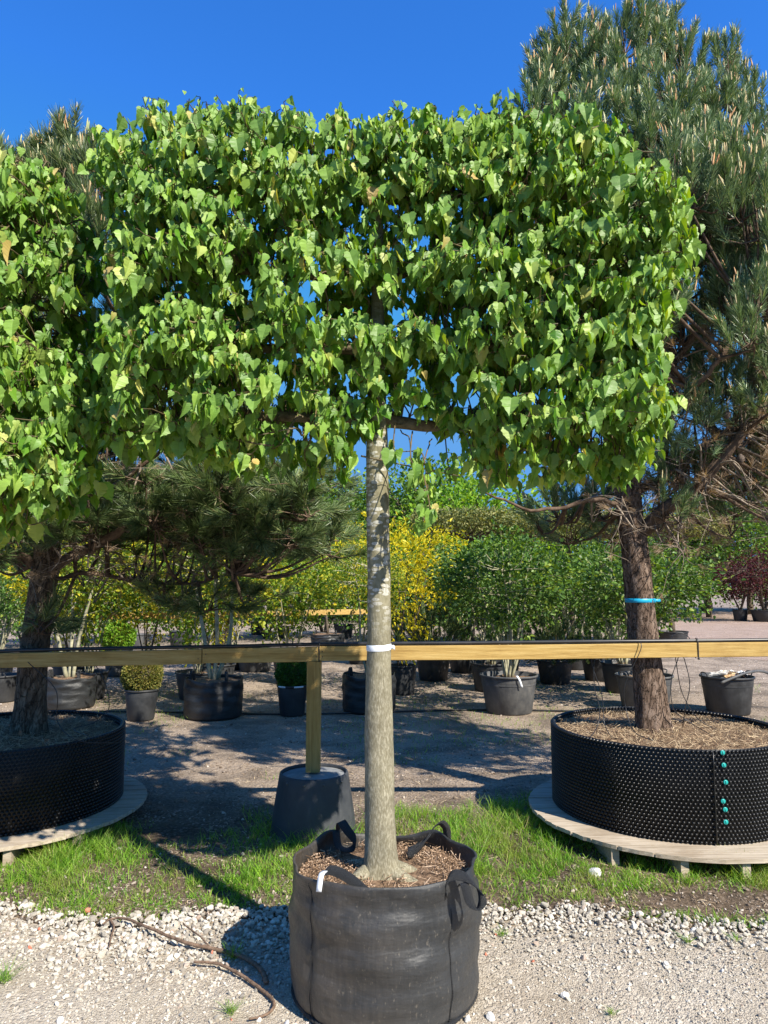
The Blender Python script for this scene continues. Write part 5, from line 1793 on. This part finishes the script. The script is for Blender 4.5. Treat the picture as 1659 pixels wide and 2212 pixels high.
# ------------------------------------------------------------------ shrubs and background trees
def shrub(name, label, cat, loc, rz, W, H0, H1, n_clump, per, leaf_m, leaf_len, protos, stem_m, seed, n_stem=5, flat=1.0, csize=0.13, stem_r=0.014, group=None, droop=0.0, shape='egg'):
    r = np.random.RandomState(seed)
    root = thing(name, label, cat, loc, rz, group)
    # clump centres through the crown's volume
    C = []
    while len(C) < n_clump:
        p = r.uniform(-1, 1, 3)
        q = np.linalg.norm(p)
        if q > 1 or q < 0.25:
            continue
        if shape == 'egg' and p[2] < 0 and (p[0] ** 2 + p[1] ** 2) > (1 + p[2] * 0.75) ** 2:
            continue
        C.append(p * (r.uniform(0.78, 1.15) if r.rand() > 0.13 else r.uniform(1.15, 1.42)))
    C = np.array(C) * (W / 2, W / 2 * flat, (H1 - H0) / 2) + (0, 0, (H0 + H1) / 2)
    ends = []
    for k in range(n_stem):
        a = 2 * pi * k / n_stem + r.rand()
        e = np.array([cos(a) * W * 0.22, sin(a) * W * 0.22 * flat, H0 + (H1 - H0) * 0.65])
        if n_stem == 1:
            e = np.array([0, 0, H0 + (H1 - H0) * 0.6])
        s = np.array([cos(a) * 0.04, sin(a) * 0.04, 0.0]) if n_stem > 1 else np.zeros(3)
        q = smooth_path([s, s * 0.4 + e * 0.3 + (r.randn() * 0.03, r.randn() * 0.03, 0), e * 0.7 + r.randn(3) * 0.04, e], 16)
        mb = MB()
        tube(mb, q, [stem_r * r.uniform(0.8, 1.3), stem_r * 0.8, stem_r * 0.35], 7)
        mb.build('stem', M[stem_m], root)
        ends.append(q[5:])
    E = np.concatenate(ends)
    tw = MB()
    for c in C[:: max(1, len(C) // 70)]:
        q0 = E[np.argmin(((E - c) ** 2 * (1, 1, 1.5)).sum(1) + (E[:, 2] > c[2]) * 0.3)]
        tube(tw, smooth_path([q0, (q0 + c) / 2 + r.randn(3) * 0.03, c], 5), [stem_r * 0.4, stem_r * 0.12], 3, False)
    tw.build('twigs', M[stem_m], root)
    pc = np.repeat(C, per, 0)
    off = r.randn(len(pc), 3) * csize * np.repeat(r.uniform(0.5, 1.5, len(C)), per)[:, None] * (1, 1, 0.8)
    pos = pc + off
    out = norm(off + (pos - (0, 0, (H0 + H1) / 2)) * 0.4)
    T = norm(out + r.randn(len(pos), 3) * 0.6 + (0, 0, 0.1 - droop))
    Nn = norm((0, 0, 1.0) + r.randn(len(pos), 3) * 0.75)
    mb = MB()
    instance(mb, protos, pos, frames(T, Nn), leaf_len * r.uniform(0.6, 1.25, len(pos)), r)
    mb.build('foliage', M[leaf_m], root, smooth=False)
    return root


def ball(label, loc, R, leaf_m, leaf_len, n, seed, name='clipped_shrub', squash=1.0):
    r = np.random.RandomState(seed)
    root = thing(name, label, 'shrub', loc, 0, 'clipped round shrubs in pots')
    d = norm(r.randn(n, 3))
    rr = R * (1 - 0.28 * r.rand(n) ** 2) * (1 + 0.06 * np.sin(d[:, 0] * 9 + 1) * np.sin(d[:, 2] * 8)) * (1 + 0.03 * r.randn(n))
    pos = d * rr[:, None] * (1, 1, squash) + (0, 0, R * squash)
    mb = MB()
    instance(mb, NAR if 'yew' in label else SML, pos, frames(norm(d + r.randn(n, 3) * 0.6), norm(d * 0.5 + r.randn(n, 3))), leaf_len * r.uniform(0.6, 1.2, n), r)
    mb.build('foliage', M[leaf_m], root, smooth=False)
    mb = MB()
    V, Fc = ico(2)
    mb.add(V * R * 0.74 * (1, 1, squash) + (0, 0, R * squash), Fc)
    mb.build('inner_twigs', M['dark_stem'], root)
    mb = MB()
    tube(mb, [(0, 0, -0.06), (0, 0, R * 0.5)], 0.015, 8)
    mb.build('stem', M['dark_stem'], root)
    return root


def on_pot(k, dz=-0.055):
    X, Y, H, R = POTS[k]
    return (X, Y, H + dz)


def top_z(v, y):
    return at(0, v, y)[1]


# clipped balls
p = on_pot('c')
ball('round clipped yew ball in a black pot, brownish green', (p[0], p[1], p[2] + 0.0), 0.225, 'yew_leaf', 0.028, 9000, 1)
p = on_pot('g')
ball('round dark green box ball in a small pot beside the post', (p[0], p[1], p[2]), 0.20, 'box_leaf', 0.024, 8000, 2)
p = on_pot('z')
ball('bright green globe shrub above the rail at the left', (p[0], p[1], p[2]), 0.32, 'bright_leaf', 0.045, 6000, 3, squash=0.85)

# golden shrubs
G = 'golden and green shrubs in pots'
p = on_pot('h')
yl = shrub('golden_shrub', 'tallest golden yellow shrub, right of the middle trunk', 'shrub', p, 0, 1.95, 0.50, top_z(1105, p[1]) - p[2], 150, 27, 'yellow_leaf', 0.066, NAR, 'dark_stem', 11, 6, csize=0.085, stem_r=0.013, group=G)
X, Y = at(470, 1300, 11.2)[0], 11.2
copy_thing(yl, (X, Y, 0.36), 1.3, 'golden yellow shrub seen through the left pine branches, nearest the middle', 1.0)
copy_thing(yl, (at(320, 1300, 12.0)[0], 12.0, 0.38), 2.5, 'golden yellow shrub seen through the left pine, second from the left', 0.9)
copy_thing(yl, (at(165, 1300, 11.0)[0], 11.0, 0.36), 4.0, 'golden yellow shrub directly right of the left pine trunk', 0.95)
LEFT_EDGE = (at(0, 1300, 12.5)[0], 12.5, 0.36)
p = on_pot('e')
yg = shrub('variegated_shrub', 'yellow green shrub left of the middle trunk behind the post', 'shrub', (at(630, 1300, 12)[0], 12.0, 0.3), 0, 2.1, 0.5, top_z(1165, 12) - 0.3, 140, 27, 'yg_leaf', 0.072, SML, 'pale_stem', 12, 6, csize=0.10, stem_r=0.014, group=G)
copy_thing(yg, on_pot('d'), 2.0, 'sparse green shrub rising from the pot behind the wide bag', (0.85, 0.85, 0.95))
copy_thing(yg, (at(505, 1300, 14)[0], 14, 0.3), 1.0, 'pale green shrub far behind the wide fabric bag', 1.0)
copy_thing(yg, (at(780, 1300, 15)[0], 15, 0.3), 3.0, 'yellow green shrub farther back directly behind the middle trunk', 1.1)
copy_thing(yg, on_pot('b'), 4.0, 'green shrub in the rimmed pot beside the left pine', (0.8, 0.8, 0.9))

# green multi stem shrubs
p = on_pot('k')
gs = shrub('multi_stem_shrub', 'leafy green shrub with bare pale stems in the white tagged pot', 'shrub', p, 0, 1.75, 0.45, top_z(1150, p[1]) - p[2], 170, 30, 'green_leaf', 0.060, SML, 'pale_stem', 13, 7, csize=0.075, stem_r=0.018, group=G)
copy_thing(gs, LEFT_EDGE, 5.1, 'green shrub at the left edge behind the left pine trunk', 0.95)
copy_thing(gs, on_pot('m'), 1.4, 'leafy green shrub left of the right pine trunk', (1.05, 1.05, 1.0))
copy_thing(gs, on_pot('n'), 2.7, 'leafy green shrub right of the right pine trunk reaching over the yard', (1.0, 1.0, 0.98))
copy_thing(gs, on_pot('j'), 4.1, 'leafy green shrub in the pot behind the white tagged pot', (1.0, 1.0, 1.0))
copy_thing(gs, (at(1000, 1300, 13.5)[0], 13.5, 0.35), 5.0, 'farther green shrub filling the gap left of the white tagged pot', 1.05)
copy_thing(gs, (at(1240, 1300, 14.0)[0], 14.0, 0.35), 0.6, 'farther green shrub between the two leafy shrubs left of the right pine', 1.1)
p = on_pot('r', 0)
ol = shrub('olive_shrub', 'olive green shrub with pale bare stems on the far gravel yard', 'shrub', p, 0, 4.3, 1.6, top_z(1130, p[1]) - p[2], 130, 32, 'olive_leaf', 0.11, SML, 'pale_stem', 14, 6, csize=0.3, stem_r=0.06, group=G)
p = on_pot('t', 0)
rd = shrub('red_maple', 'dark red maple at the right edge of the far yard', 'shrub', p, 0, 4.2, 0.4, top_z(1195, p[1]) - p[2], 130, 32, 'red_leaf', 0.10, SML, 'dark_stem', 15, 5, csize=0.24, stem_r=0.05, group=G)
copy_thing(rd, on_pot('s', 0), 1.5, 'smaller dark red maple left of the right edge', (0.72, 0.72, 0.85))


# small bushy pines
def small_pine(label, loc, R, Hh, seed, n=200):
    r = np.random.RandomState(seed)
    root = thing('dwarf_pine', label, 'shrub', loc, 0, 'dwarf pines in pots')
    d = norm(r.randn(n, 3))
    d[:, 2] = np.abs(d[:, 2])
    pos = d * r.uniform(0.55, 0.95, (n, 1)) * (R, R, Hh) + (0, 0, 0.05)
    mb = MB()
    instance(mb, NR, pos, frames(norm(d + (0, 0, 0.7)), r.randn(n, 3)), r.uniform(0.8, 1.1, n), r)
    mb.build('foliage', M['needle'], root, smooth=False)
    mb = MB()
    for k in range(24):
        tube(mb, [(0, 0, -0.1), tuple(pos[k])], [0.012, 0.004], 4, False)
    mb.build('stem', M['pine_limb'], root)
    mb = MB()
    nn = 120
    k = r.randint(0, n, nn)
    instance(mb, candle_protos(4, seed), pos[k] + norm(d[k] + (0, 0, 0.7)) * 0.18, frames(norm(r.randn(nn, 3) * 0.2 + (0, 0, 1)), r.randn(nn, 3)), r.uniform(0.04, 0.08, nn), r)
    mb.build('candles', M['candle'], root)
    return root


X = at(935, 1300, 12.4)[0]
sp = small_pine('grey green dwarf pine just right of the middle trunk above the rail', (X, 12.4, 0.36), 0.75, 0.85, 21)
copy_thing(sp, (at(1195, 1300, 12)[0], 12, 0.30), 1, 'dwarf pine above the rail left of the right pine trunk', 0.8)
copy_thing(sp, (at(1085, 1300, 12.6)[0], 12.6, 0.25), 2, 'low dwarf pine behind the stems of the white tagged pot', 0.75)
copy_thing(sp, (at(1290, 1300, 12.4)[0], 12.4, 0.25), 4, 'low dwarf pine close to the left side of the right pine trunk', 0.75)
for k, (u, y, lab) in enumerate(((935, 12.4, 'pot of the dwarf pine right of the middle trunk'), (1195, 12, 'pot of the dwarf pine left of the right pine'), (1085, 12.6, 'shaded pot of the low dwarf pine behind the white tagged pot'), (1290, 12.4, 'shaded pot of the low dwarf pine nearest the right pine'))):
    make_pot('black ' + lab, (at(u, 1300, y)[0], y, 0.005), 0.3, 0.38, 'pot')
for k, (u, y, lab) in enumerate(((470, 11.2, 'pot of the golden shrub nearest the middle on the left'), (320, 12.0, 'pot of the second golden shrub on the left'), (165, 11.0, 'pot of the golden shrub next to the left pine trunk'), (0, 12.5, 'pot of the green shrub at the left edge'), (630, 12.0, 'pot of the yellow green shrub behind the post'), (505, 14, 'pot of the pale green shrub far left of the post'), (780, 15, 'pot of the shrub directly behind the middle trunk'), (1000, 13.5, 'pot of the farther green shrub right of the middle trunk'), (1240, 14, 'pot of the farther green shrub left of the right pine'))):
    make_pot('black ' + lab, (at(u, 1300, y)[0], y, 0.005), 0.3, 0.4, 'pot')


# fabric bags in the second row
def back_bag(label, u, vb, wpx, H, seed, with_handles=True):
    X, Yf = place(u, vb)
    R = wpx / 2.1602 / F_PX * Yf / 2
    X = X * (Yf + R) / Yf
    b = grow_bag(label, (X, Yf + R, 0.004), R, H, 0, seed, n=72, group='black fabric bags in the second row')
    for s, yy in ((-0.75, -0.3), (0.55, -0.5)) if with_handles else ():
        q = [(s * R, yy * R, H - 0.02), (s * R * 0.97, yy * R * 0.9, H + 0.07), (s * R * 0.9, yy * R * 0.7, H + 0.09), (s * R * 0.87, yy * R * 0.5, H - 0.02)]
        strap(b, q, (0.03, 0.02, 0), 0.003, 16)
    return X, Yf + R, H


ST = [back_bag('black fabric bag behind the left pine base', 148, 1537, 108, 0.40, 31),
      back_bag('wide black fabric bag between the yew ball and the post', 460, 1560, 126, 0.46, 32),
      back_bag('black fabric bag half hidden behind the middle trunk', 797, 1546, 116, 0.46, 33),
      back_bag('low far fabric bag beyond the rail left of the middle trunk', 708, 1396, 72, 0.3, 34)]
# slim trees standing in those bags
s1 = shrub('slim_tree', 'slim pale trunked tree rising from the wide fabric bag', 'tree', (ST[1][0], ST[1][1], 0.42), 0, 1.9, 1.0, 2.3, 120, 30, 'yg_leaf', 0.055, SML, 'pale_stem', 41, 3, csize=0.11, stem_r=0.026, group='slim trees in bags')
copy_thing(s1, (ST[0][0], ST[0][1], 0.36), 1.2, 'slim tree in the fabric bag beside the left pine base', (1, 1, 0.95))
copy_thing(s1, (ST[2][0], ST[2][1], 0.42), 2.2, 'slim tree in the bag behind the middle trunk', (0.5, 0.5, 0.75))
s2 = shrub('slim_tree', 'thin trunked tree in the low far bag left of the middle trunk', 'tree', (ST[3][0], ST[3][1], 0.26), 0, 2.4, 1.7, 3.3, 100, 30, 'green_leaf', 0.08, SML, 'dark_stem', 42, 1, csize=0.16, stem_r=0.04, group='slim trees in bags')


# clipped parasol trees
def parasol(label, loc, W, z0, z1, seed):
    r = np.random.RandomState(seed)
    root = thing('parasol_tree', label, 'tree', loc, 0, 'flat clipped parasol trees')
    mb = MB()
    tube(mb, smooth_path([(0, 0, 0), (0.03, 0, z0 * 0.5), (0, 0.02, z0), (0, 0, (z0 + z1) / 2)], 14), [0.07, 0.055, 0.04], 10)
    mb.build('trunk', M['dark_stem'], root)
    mb = MB()
    for k in range(16):
        a = k * 2 * pi / 16
        tube(mb, smooth_path([(0, 0, z0 - 0.1), (cos(a) * W * 0.2, sin(a) * W * 0.2, z0 + 0.08), (cos(a) * W * 0.45, sin(a) * W * 0.45, z0 + 0.14)], 6), [0.025, 0.01], 4, False)
    mb.build('branches', M['dark_stem'], root)
    n = 11000
    q = W / 2 * r.rand(n) ** 0.45
    a = r.rand(n) * 2 * pi
    pos = np.stack([q * np.cos(a), q * np.sin(a), z0 + (z1 - z0) * np.clip(r.beta(2.2, 1.4, n) + 0.05 * r.randn(n), 0, 1.15)], 1)
    mb = MB()
    instance(mb, SML, pos, frames(norm(r.randn(n, 3) + (0, 0, 0.5)), norm(r.randn(n, 3) + (0, 0, 0.7))), r.uniform(0.035, 0.075, n), r)
    mb.build('crown', M['olive_leaf'], root, smooth=False)
    return root


yP = 16.0
pa = parasol('flat clipped parasol tree right of the golden shrub', (at(1018, 1300, yP)[0], yP, 0.3), 2.7, at(0, 1158, yP)[1] - 0.3, at(0, 1108, yP)[1] - 0.3, 51)
copy_thing(pa, (at(1235, 1300, 15.0)[0], 15.0, 0.3), 1, 'flat clipped parasol tree left of the right pine trunk', (1.15, 1.15, 0.93))
copy_thing(pa, (at(1450, 1300, 19.0)[0], 19.0, 0.3), 2, 'flat clipped parasol tree seen right of the right pine trunk', (1.15, 1.15, 1.05))
for u, y, lab in ((1018, yP, 'parasol tree right of the golden shrub'), (1235, 15.0, 'parasol tree left of the right pine'), (1450, 19.0, 'parasol tree right of the right pine')):
    make_pot('black pot of the ' + lab, (at(u, 1300, y)[0], y, 0.005), 0.4, 0.4, 'pot')

# far fence
ff = thing('rail_fence', 'far wooden rail fence seen under the left pine branches', 'fence', (0, 0, 0))
pts = [at(150, 1331, 11.6), at(372, 1330, 11.9), at(590, 1325, 13.3), at(800, 1321, 14.6)]
ys = [11.6, 11.9, 13.3, 14.6]
for k in range(3):
    mb = MB()
    beam(mb, (pts[k][0], ys[k], pts[k][1]), (pts[k + 1][0] - 0.004, ys[k + 1], pts[k + 1][1]), 0.1, 0.12, 8, 0.004)
    mb.build('rail', M['rail_wood'], ff, smooth=False)
for u, y in ((365, 11.88), (585, 13.28), (795, 14.56)):
    X, Z = at(u, 1330, y)
    mb = MB()
    beam(mb, (X, y, 0), (X, y, Z - 0.06), 0.1, 0.1, 6, 0.004)
    mb.build('post', M['rail_wood'], ff, smooth=False)

# ------------------------------------------------------------------ far row and tree line
def far_tree(label, loc, W, H0, H1, leaf_m, seed, n_clump=150, per=30, name='broadleaf_tree', leaf=0.2):
    return shrub(name, label, 'tree', loc, 0, W, H0, H1, n_clump, per, leaf_m, leaf, SML, 'dark_stem', seed, 1, csize=W * 0.075, stem_r=0.16, group='trees along the far edge', shape='round')


ft1 = far_tree('tall bright green broadleaf tree beyond the parasol tree', (at(1035, 1300, 30)[0], 30, 0), 7.0, 1.0, 6.4, 'bright_leaf', 61, 220, 34)
ft2 = far_tree('dark green broadleaf tree behind the middle trunk', (at(890, 1300, 33)[0], 33, 0), 6.5, 1.0, 6.9, 'tree_leaf', 62, 200, 34)
ft3 = far_tree('dark green tree beyond the red maple at the right', (at(1620, 1300, 40)[0], 40, 0), 8, 1.0, 8.6, 'tree_leaf', 63, 200, 34)
far_list = [
    (ft2, 640, 32, 1.05, 'dark tree behind the left pine lower branches, nearest the middle trunk'),
    (ft1, 740, 36, 1.05, 'bright green tree just left of the middle trunk in the far row'),
    (ft2, 480, 34, 0.95, 'dark tree behind the golden shrubs on the left'),
    (ft1, 330, 33, 0.8, 'bright tree behind the left golden shrubs, third from the left'),
    (ft2, 170, 34, 0.85, 'dark tree behind the left pine trunk'),
    (ft3, 0, 36, 0.7, 'dark tree at the left edge of the far row'),
    (ft3, -250, 36, 0.8, 'dark tree beyond the left edge of the far row'),
    (ft2, 1150, 34, 0.74, 'low tree in the far row between parasol trees'),
    (ft3, 1300, 36, 0.74, 'dark tree in the far row left of the right pine trunk'),
    (ft1, 1420, 38, 0.85, 'bright green tree in the far row just right of the right pine trunk'),
    (ft2, 1530, 36, 0.9, 'dark tree in the far row behind the olive shrub'),
    (ft1, 1720, 44, 1.2, 'bright tree at the far right behind the pine branches'),
    (ft3, 1850, 42, 1.0, 'dark tree beyond the right edge'),
    (ft2, 950, 40, 1.15, 'second dark tree deep behind the golden shrub'),
]
for k, (src, u, y, sc_, lab) in enumerate(far_list):
    copy_thing(src, (at(u, 1300, y)[0], y, 0), k * 1.7, lab, sc_)
# potted evergreen hedge before the far trees, dark leaf colour standing in for shade
hg = shrub('evergreen_shrub', 'dense evergreen shrub deep behind the golden shrubs, leftmost', 'shrub', (at(60, 1300, 19)[0], 19, 0.0), 0, 3.0, 0.25, 2.3, 120, 36, 'tree_leaf', 0.10, SML, 'dark_stem', 71, 4, csize=0.2, stem_r=0.03, group='evergreen shrubs in the far rows', shape='round')
for k, (u, y, lab) in enumerate(((220, 20, 'second from the left'), (400, 21, 'third from the left'), (575, 22, 'behind the far fence'), (700, 23, 'left of the middle trunk'), (860, 21, 'right of the middle trunk'), (980, 20, 'left of the parasol trunk'), (1100, 20, 'right of the parasol trunk'), (1220, 19.5, 'below the second parasol tree'), (1330, 20, 'left of the right pine trunk'))):
    copy_thing(hg, (at(u, 1300, y)[0], y, 0.0), k * 0.9, 'dense evergreen shrub in the far row, ' + lab, 1.0 + 0.06 * (k % 3))

# ------------------------------------------------------------------ small things in front
def stick(label, paths):
    root = thing('dead_branch', label, 'branch', (0, 0, 0))
    for k, (pts_, r0) in enumerate(paths):
        q = []
        for u, v, dz in pts_:
            X, Y = place(u, v, 0.022 + dz * 0.6)
            q.append((X, Y, 0.026 + dz * 0.6))
        q = smooth_path(q, 60)
        rr_ = np.random.RandomState(k)
        q = q + rr_.randn(*q.shape) * 0.0006
        mb = MB()
        tube(mb, q, np.array(r0) * 1.25, 8, True, lambda a, t: 1 + 0.12 * np.sin(t * 160) + 0.05 * np.sin(3 * a))
        mb.build('twig', M['stick'], root)
    return root


stick('forked dry branch lying on the pale gravel at the left', [
    ([(575, 2124, 0.005), (562, 2095, 0.008), (520, 2067, 0.012), (455, 2050, 0.014), (400, 2038, 0.03), (330, 2010, 0.04), (270, 1986, 0.03), (238, 1988, 0.01), (222, 1998, 0.0)], [0.0088, 0.0075, 0.006, 0.0045, 0.003]),
    ([(455, 2050, 0.014), (432, 2025, 0.03), (400, 2001, 0.02), (395, 1995, 0.02)], [0.003, 0.002]),
    ([(238, 1988, 0.01), (246, 2005, 0.0), (240, 2025, 0.0), (236, 2048, 0.0)], [0.0045, 0.0025])])
stick('thin curved dry twig on the gravel nearest the camera', [
    ([(418, 2080, 0.02), (470, 2084, 0.02), (520, 2108, 0.012), (565, 2140, 0.005), (588, 2162, 0.0), (590, 2180, 0.0), (570, 2196, 0.0), (538, 2204, 0.0)], [0.004, 0.0055, 0.005, 0.003])])


def weed(label, u, v, R, n, seed):
    r = np.random.RandomState(seed)
    X, Y = place(u, v, 0.02)
    mb = MB()
    x_ = r.randn(n) * R * 0.2
    y_ = r.randn(n) * R * 0.2
    grass_blades(mb, x_, y_, x_ * 0, r.uniform(0.5, 1.1, n) * R, r.uniform(0.0015, 0.003, n), r, 0.8)
    o = mb.build('weed', M['grass'], smooth=False, loc=(X, Y, 0.02))
    return tag(o, label, 'weed', 'weeds in the gravel')


weed('small weed tuft in the gravel near the bottom, left of the bag', 497, 2187, 0.05, 60, 1)
weed('weed tuft beside the forked branch in the gravel', 505, 2068, 0.06, 60, 2)
weed('weed tuft at the left picture edge in the gravel', 6, 2120, 0.08, 90, 3)
weed('tiny weed in the gravel low at the right', 1320, 2190, 0.03, 30, 4)
weed('tiny weed in the gravel halfway up at the right', 1485, 2035, 0.04, 40, 5)
weed('small weed in the gravel right of the bag', 1085, 2020, 0.04, 40, 6)
weed('small weed by the right edge in the gravel', 1590, 2030, 0.04, 30, 7)


def rock(label, u, v, s, m_, seed, name='stone', cat='stone', grp=None):
    X, Y = place(u, v, 0.02)
    mb = MB()
    V, Fc = rock_protos(1, 2, seed, 0.08)[0]
    mb.add(V * s, Fc)
    o = mb.build(name, M[m_], smooth=False, loc=(X, Y, 0.012 + s * 0.3))
    o.rotation_euler = (seed * 0.7, seed * 0.3, seed)
    return tag(o, label, cat, grp)


rock('white rock standing in the grass left of the right pallet legs', 1285, 1885, 0.036, 'rock', 3)
BG = 'red brick chips in the gravel'
for k, (u, v, s) in enumerate(((190, 1965, 0.016), (460, 2058, 0.016), (85, 2004, 0.008), (65, 2044, 0.010), (1070, 2018, 0.011), (285, 1996, 0.007), (1050, 2060, 0.010), (500, 2200, 0.008), (1150, 2075, 0.012))):
    rock('red brick chip, ' + ('large one near the left grass edge', 'large one touching the forked branch', 'small one left, above the next', 'one at the left below another chip', 'one right of the bag halfway up', 'tiny one beside the end of the forked branch', 'one touching the bag side at the right', 'small one left of the bag bottom', 'reddish one further right of the bag')[k], u, v, s, 'brick', 10 + k, 'brick_chip', 'brick chip', BG)
LS = 'larger pale stones on the gravel'
for k, (u, v, s, w) in enumerate(((1370, 2000, 0.018, 'dark shadowed one nearest the grass at the right'), (1220, 2148, 0.018, 'white pointed one at the lower right'), (1500, 2010, 0.020, 'one at the right below the grass edge'), (1560, 2095, 0.012, 'one toward the right edge'), (1100, 2120, 0.014, 'one just right of the bag'), (1010, 2200, 0.015, 'one at the bottom right of the bag'), (560, 2200, 0.014, 'one at the bottom left of the bag'), (420, 2120, 0.012, 'one between the two sticks'), (130, 2205, 0.020, 'one in the lower left corner'), (620, 2210, 0.014, 'one under the bag shadow at the bottom'), (1060, 2195, 0.018, 'tall one near the bottom right of the bag'))):
    rock('pale loose stone, ' + w, u, v, s, 'rock', 30 + k, 'stone', 'stone', LS)
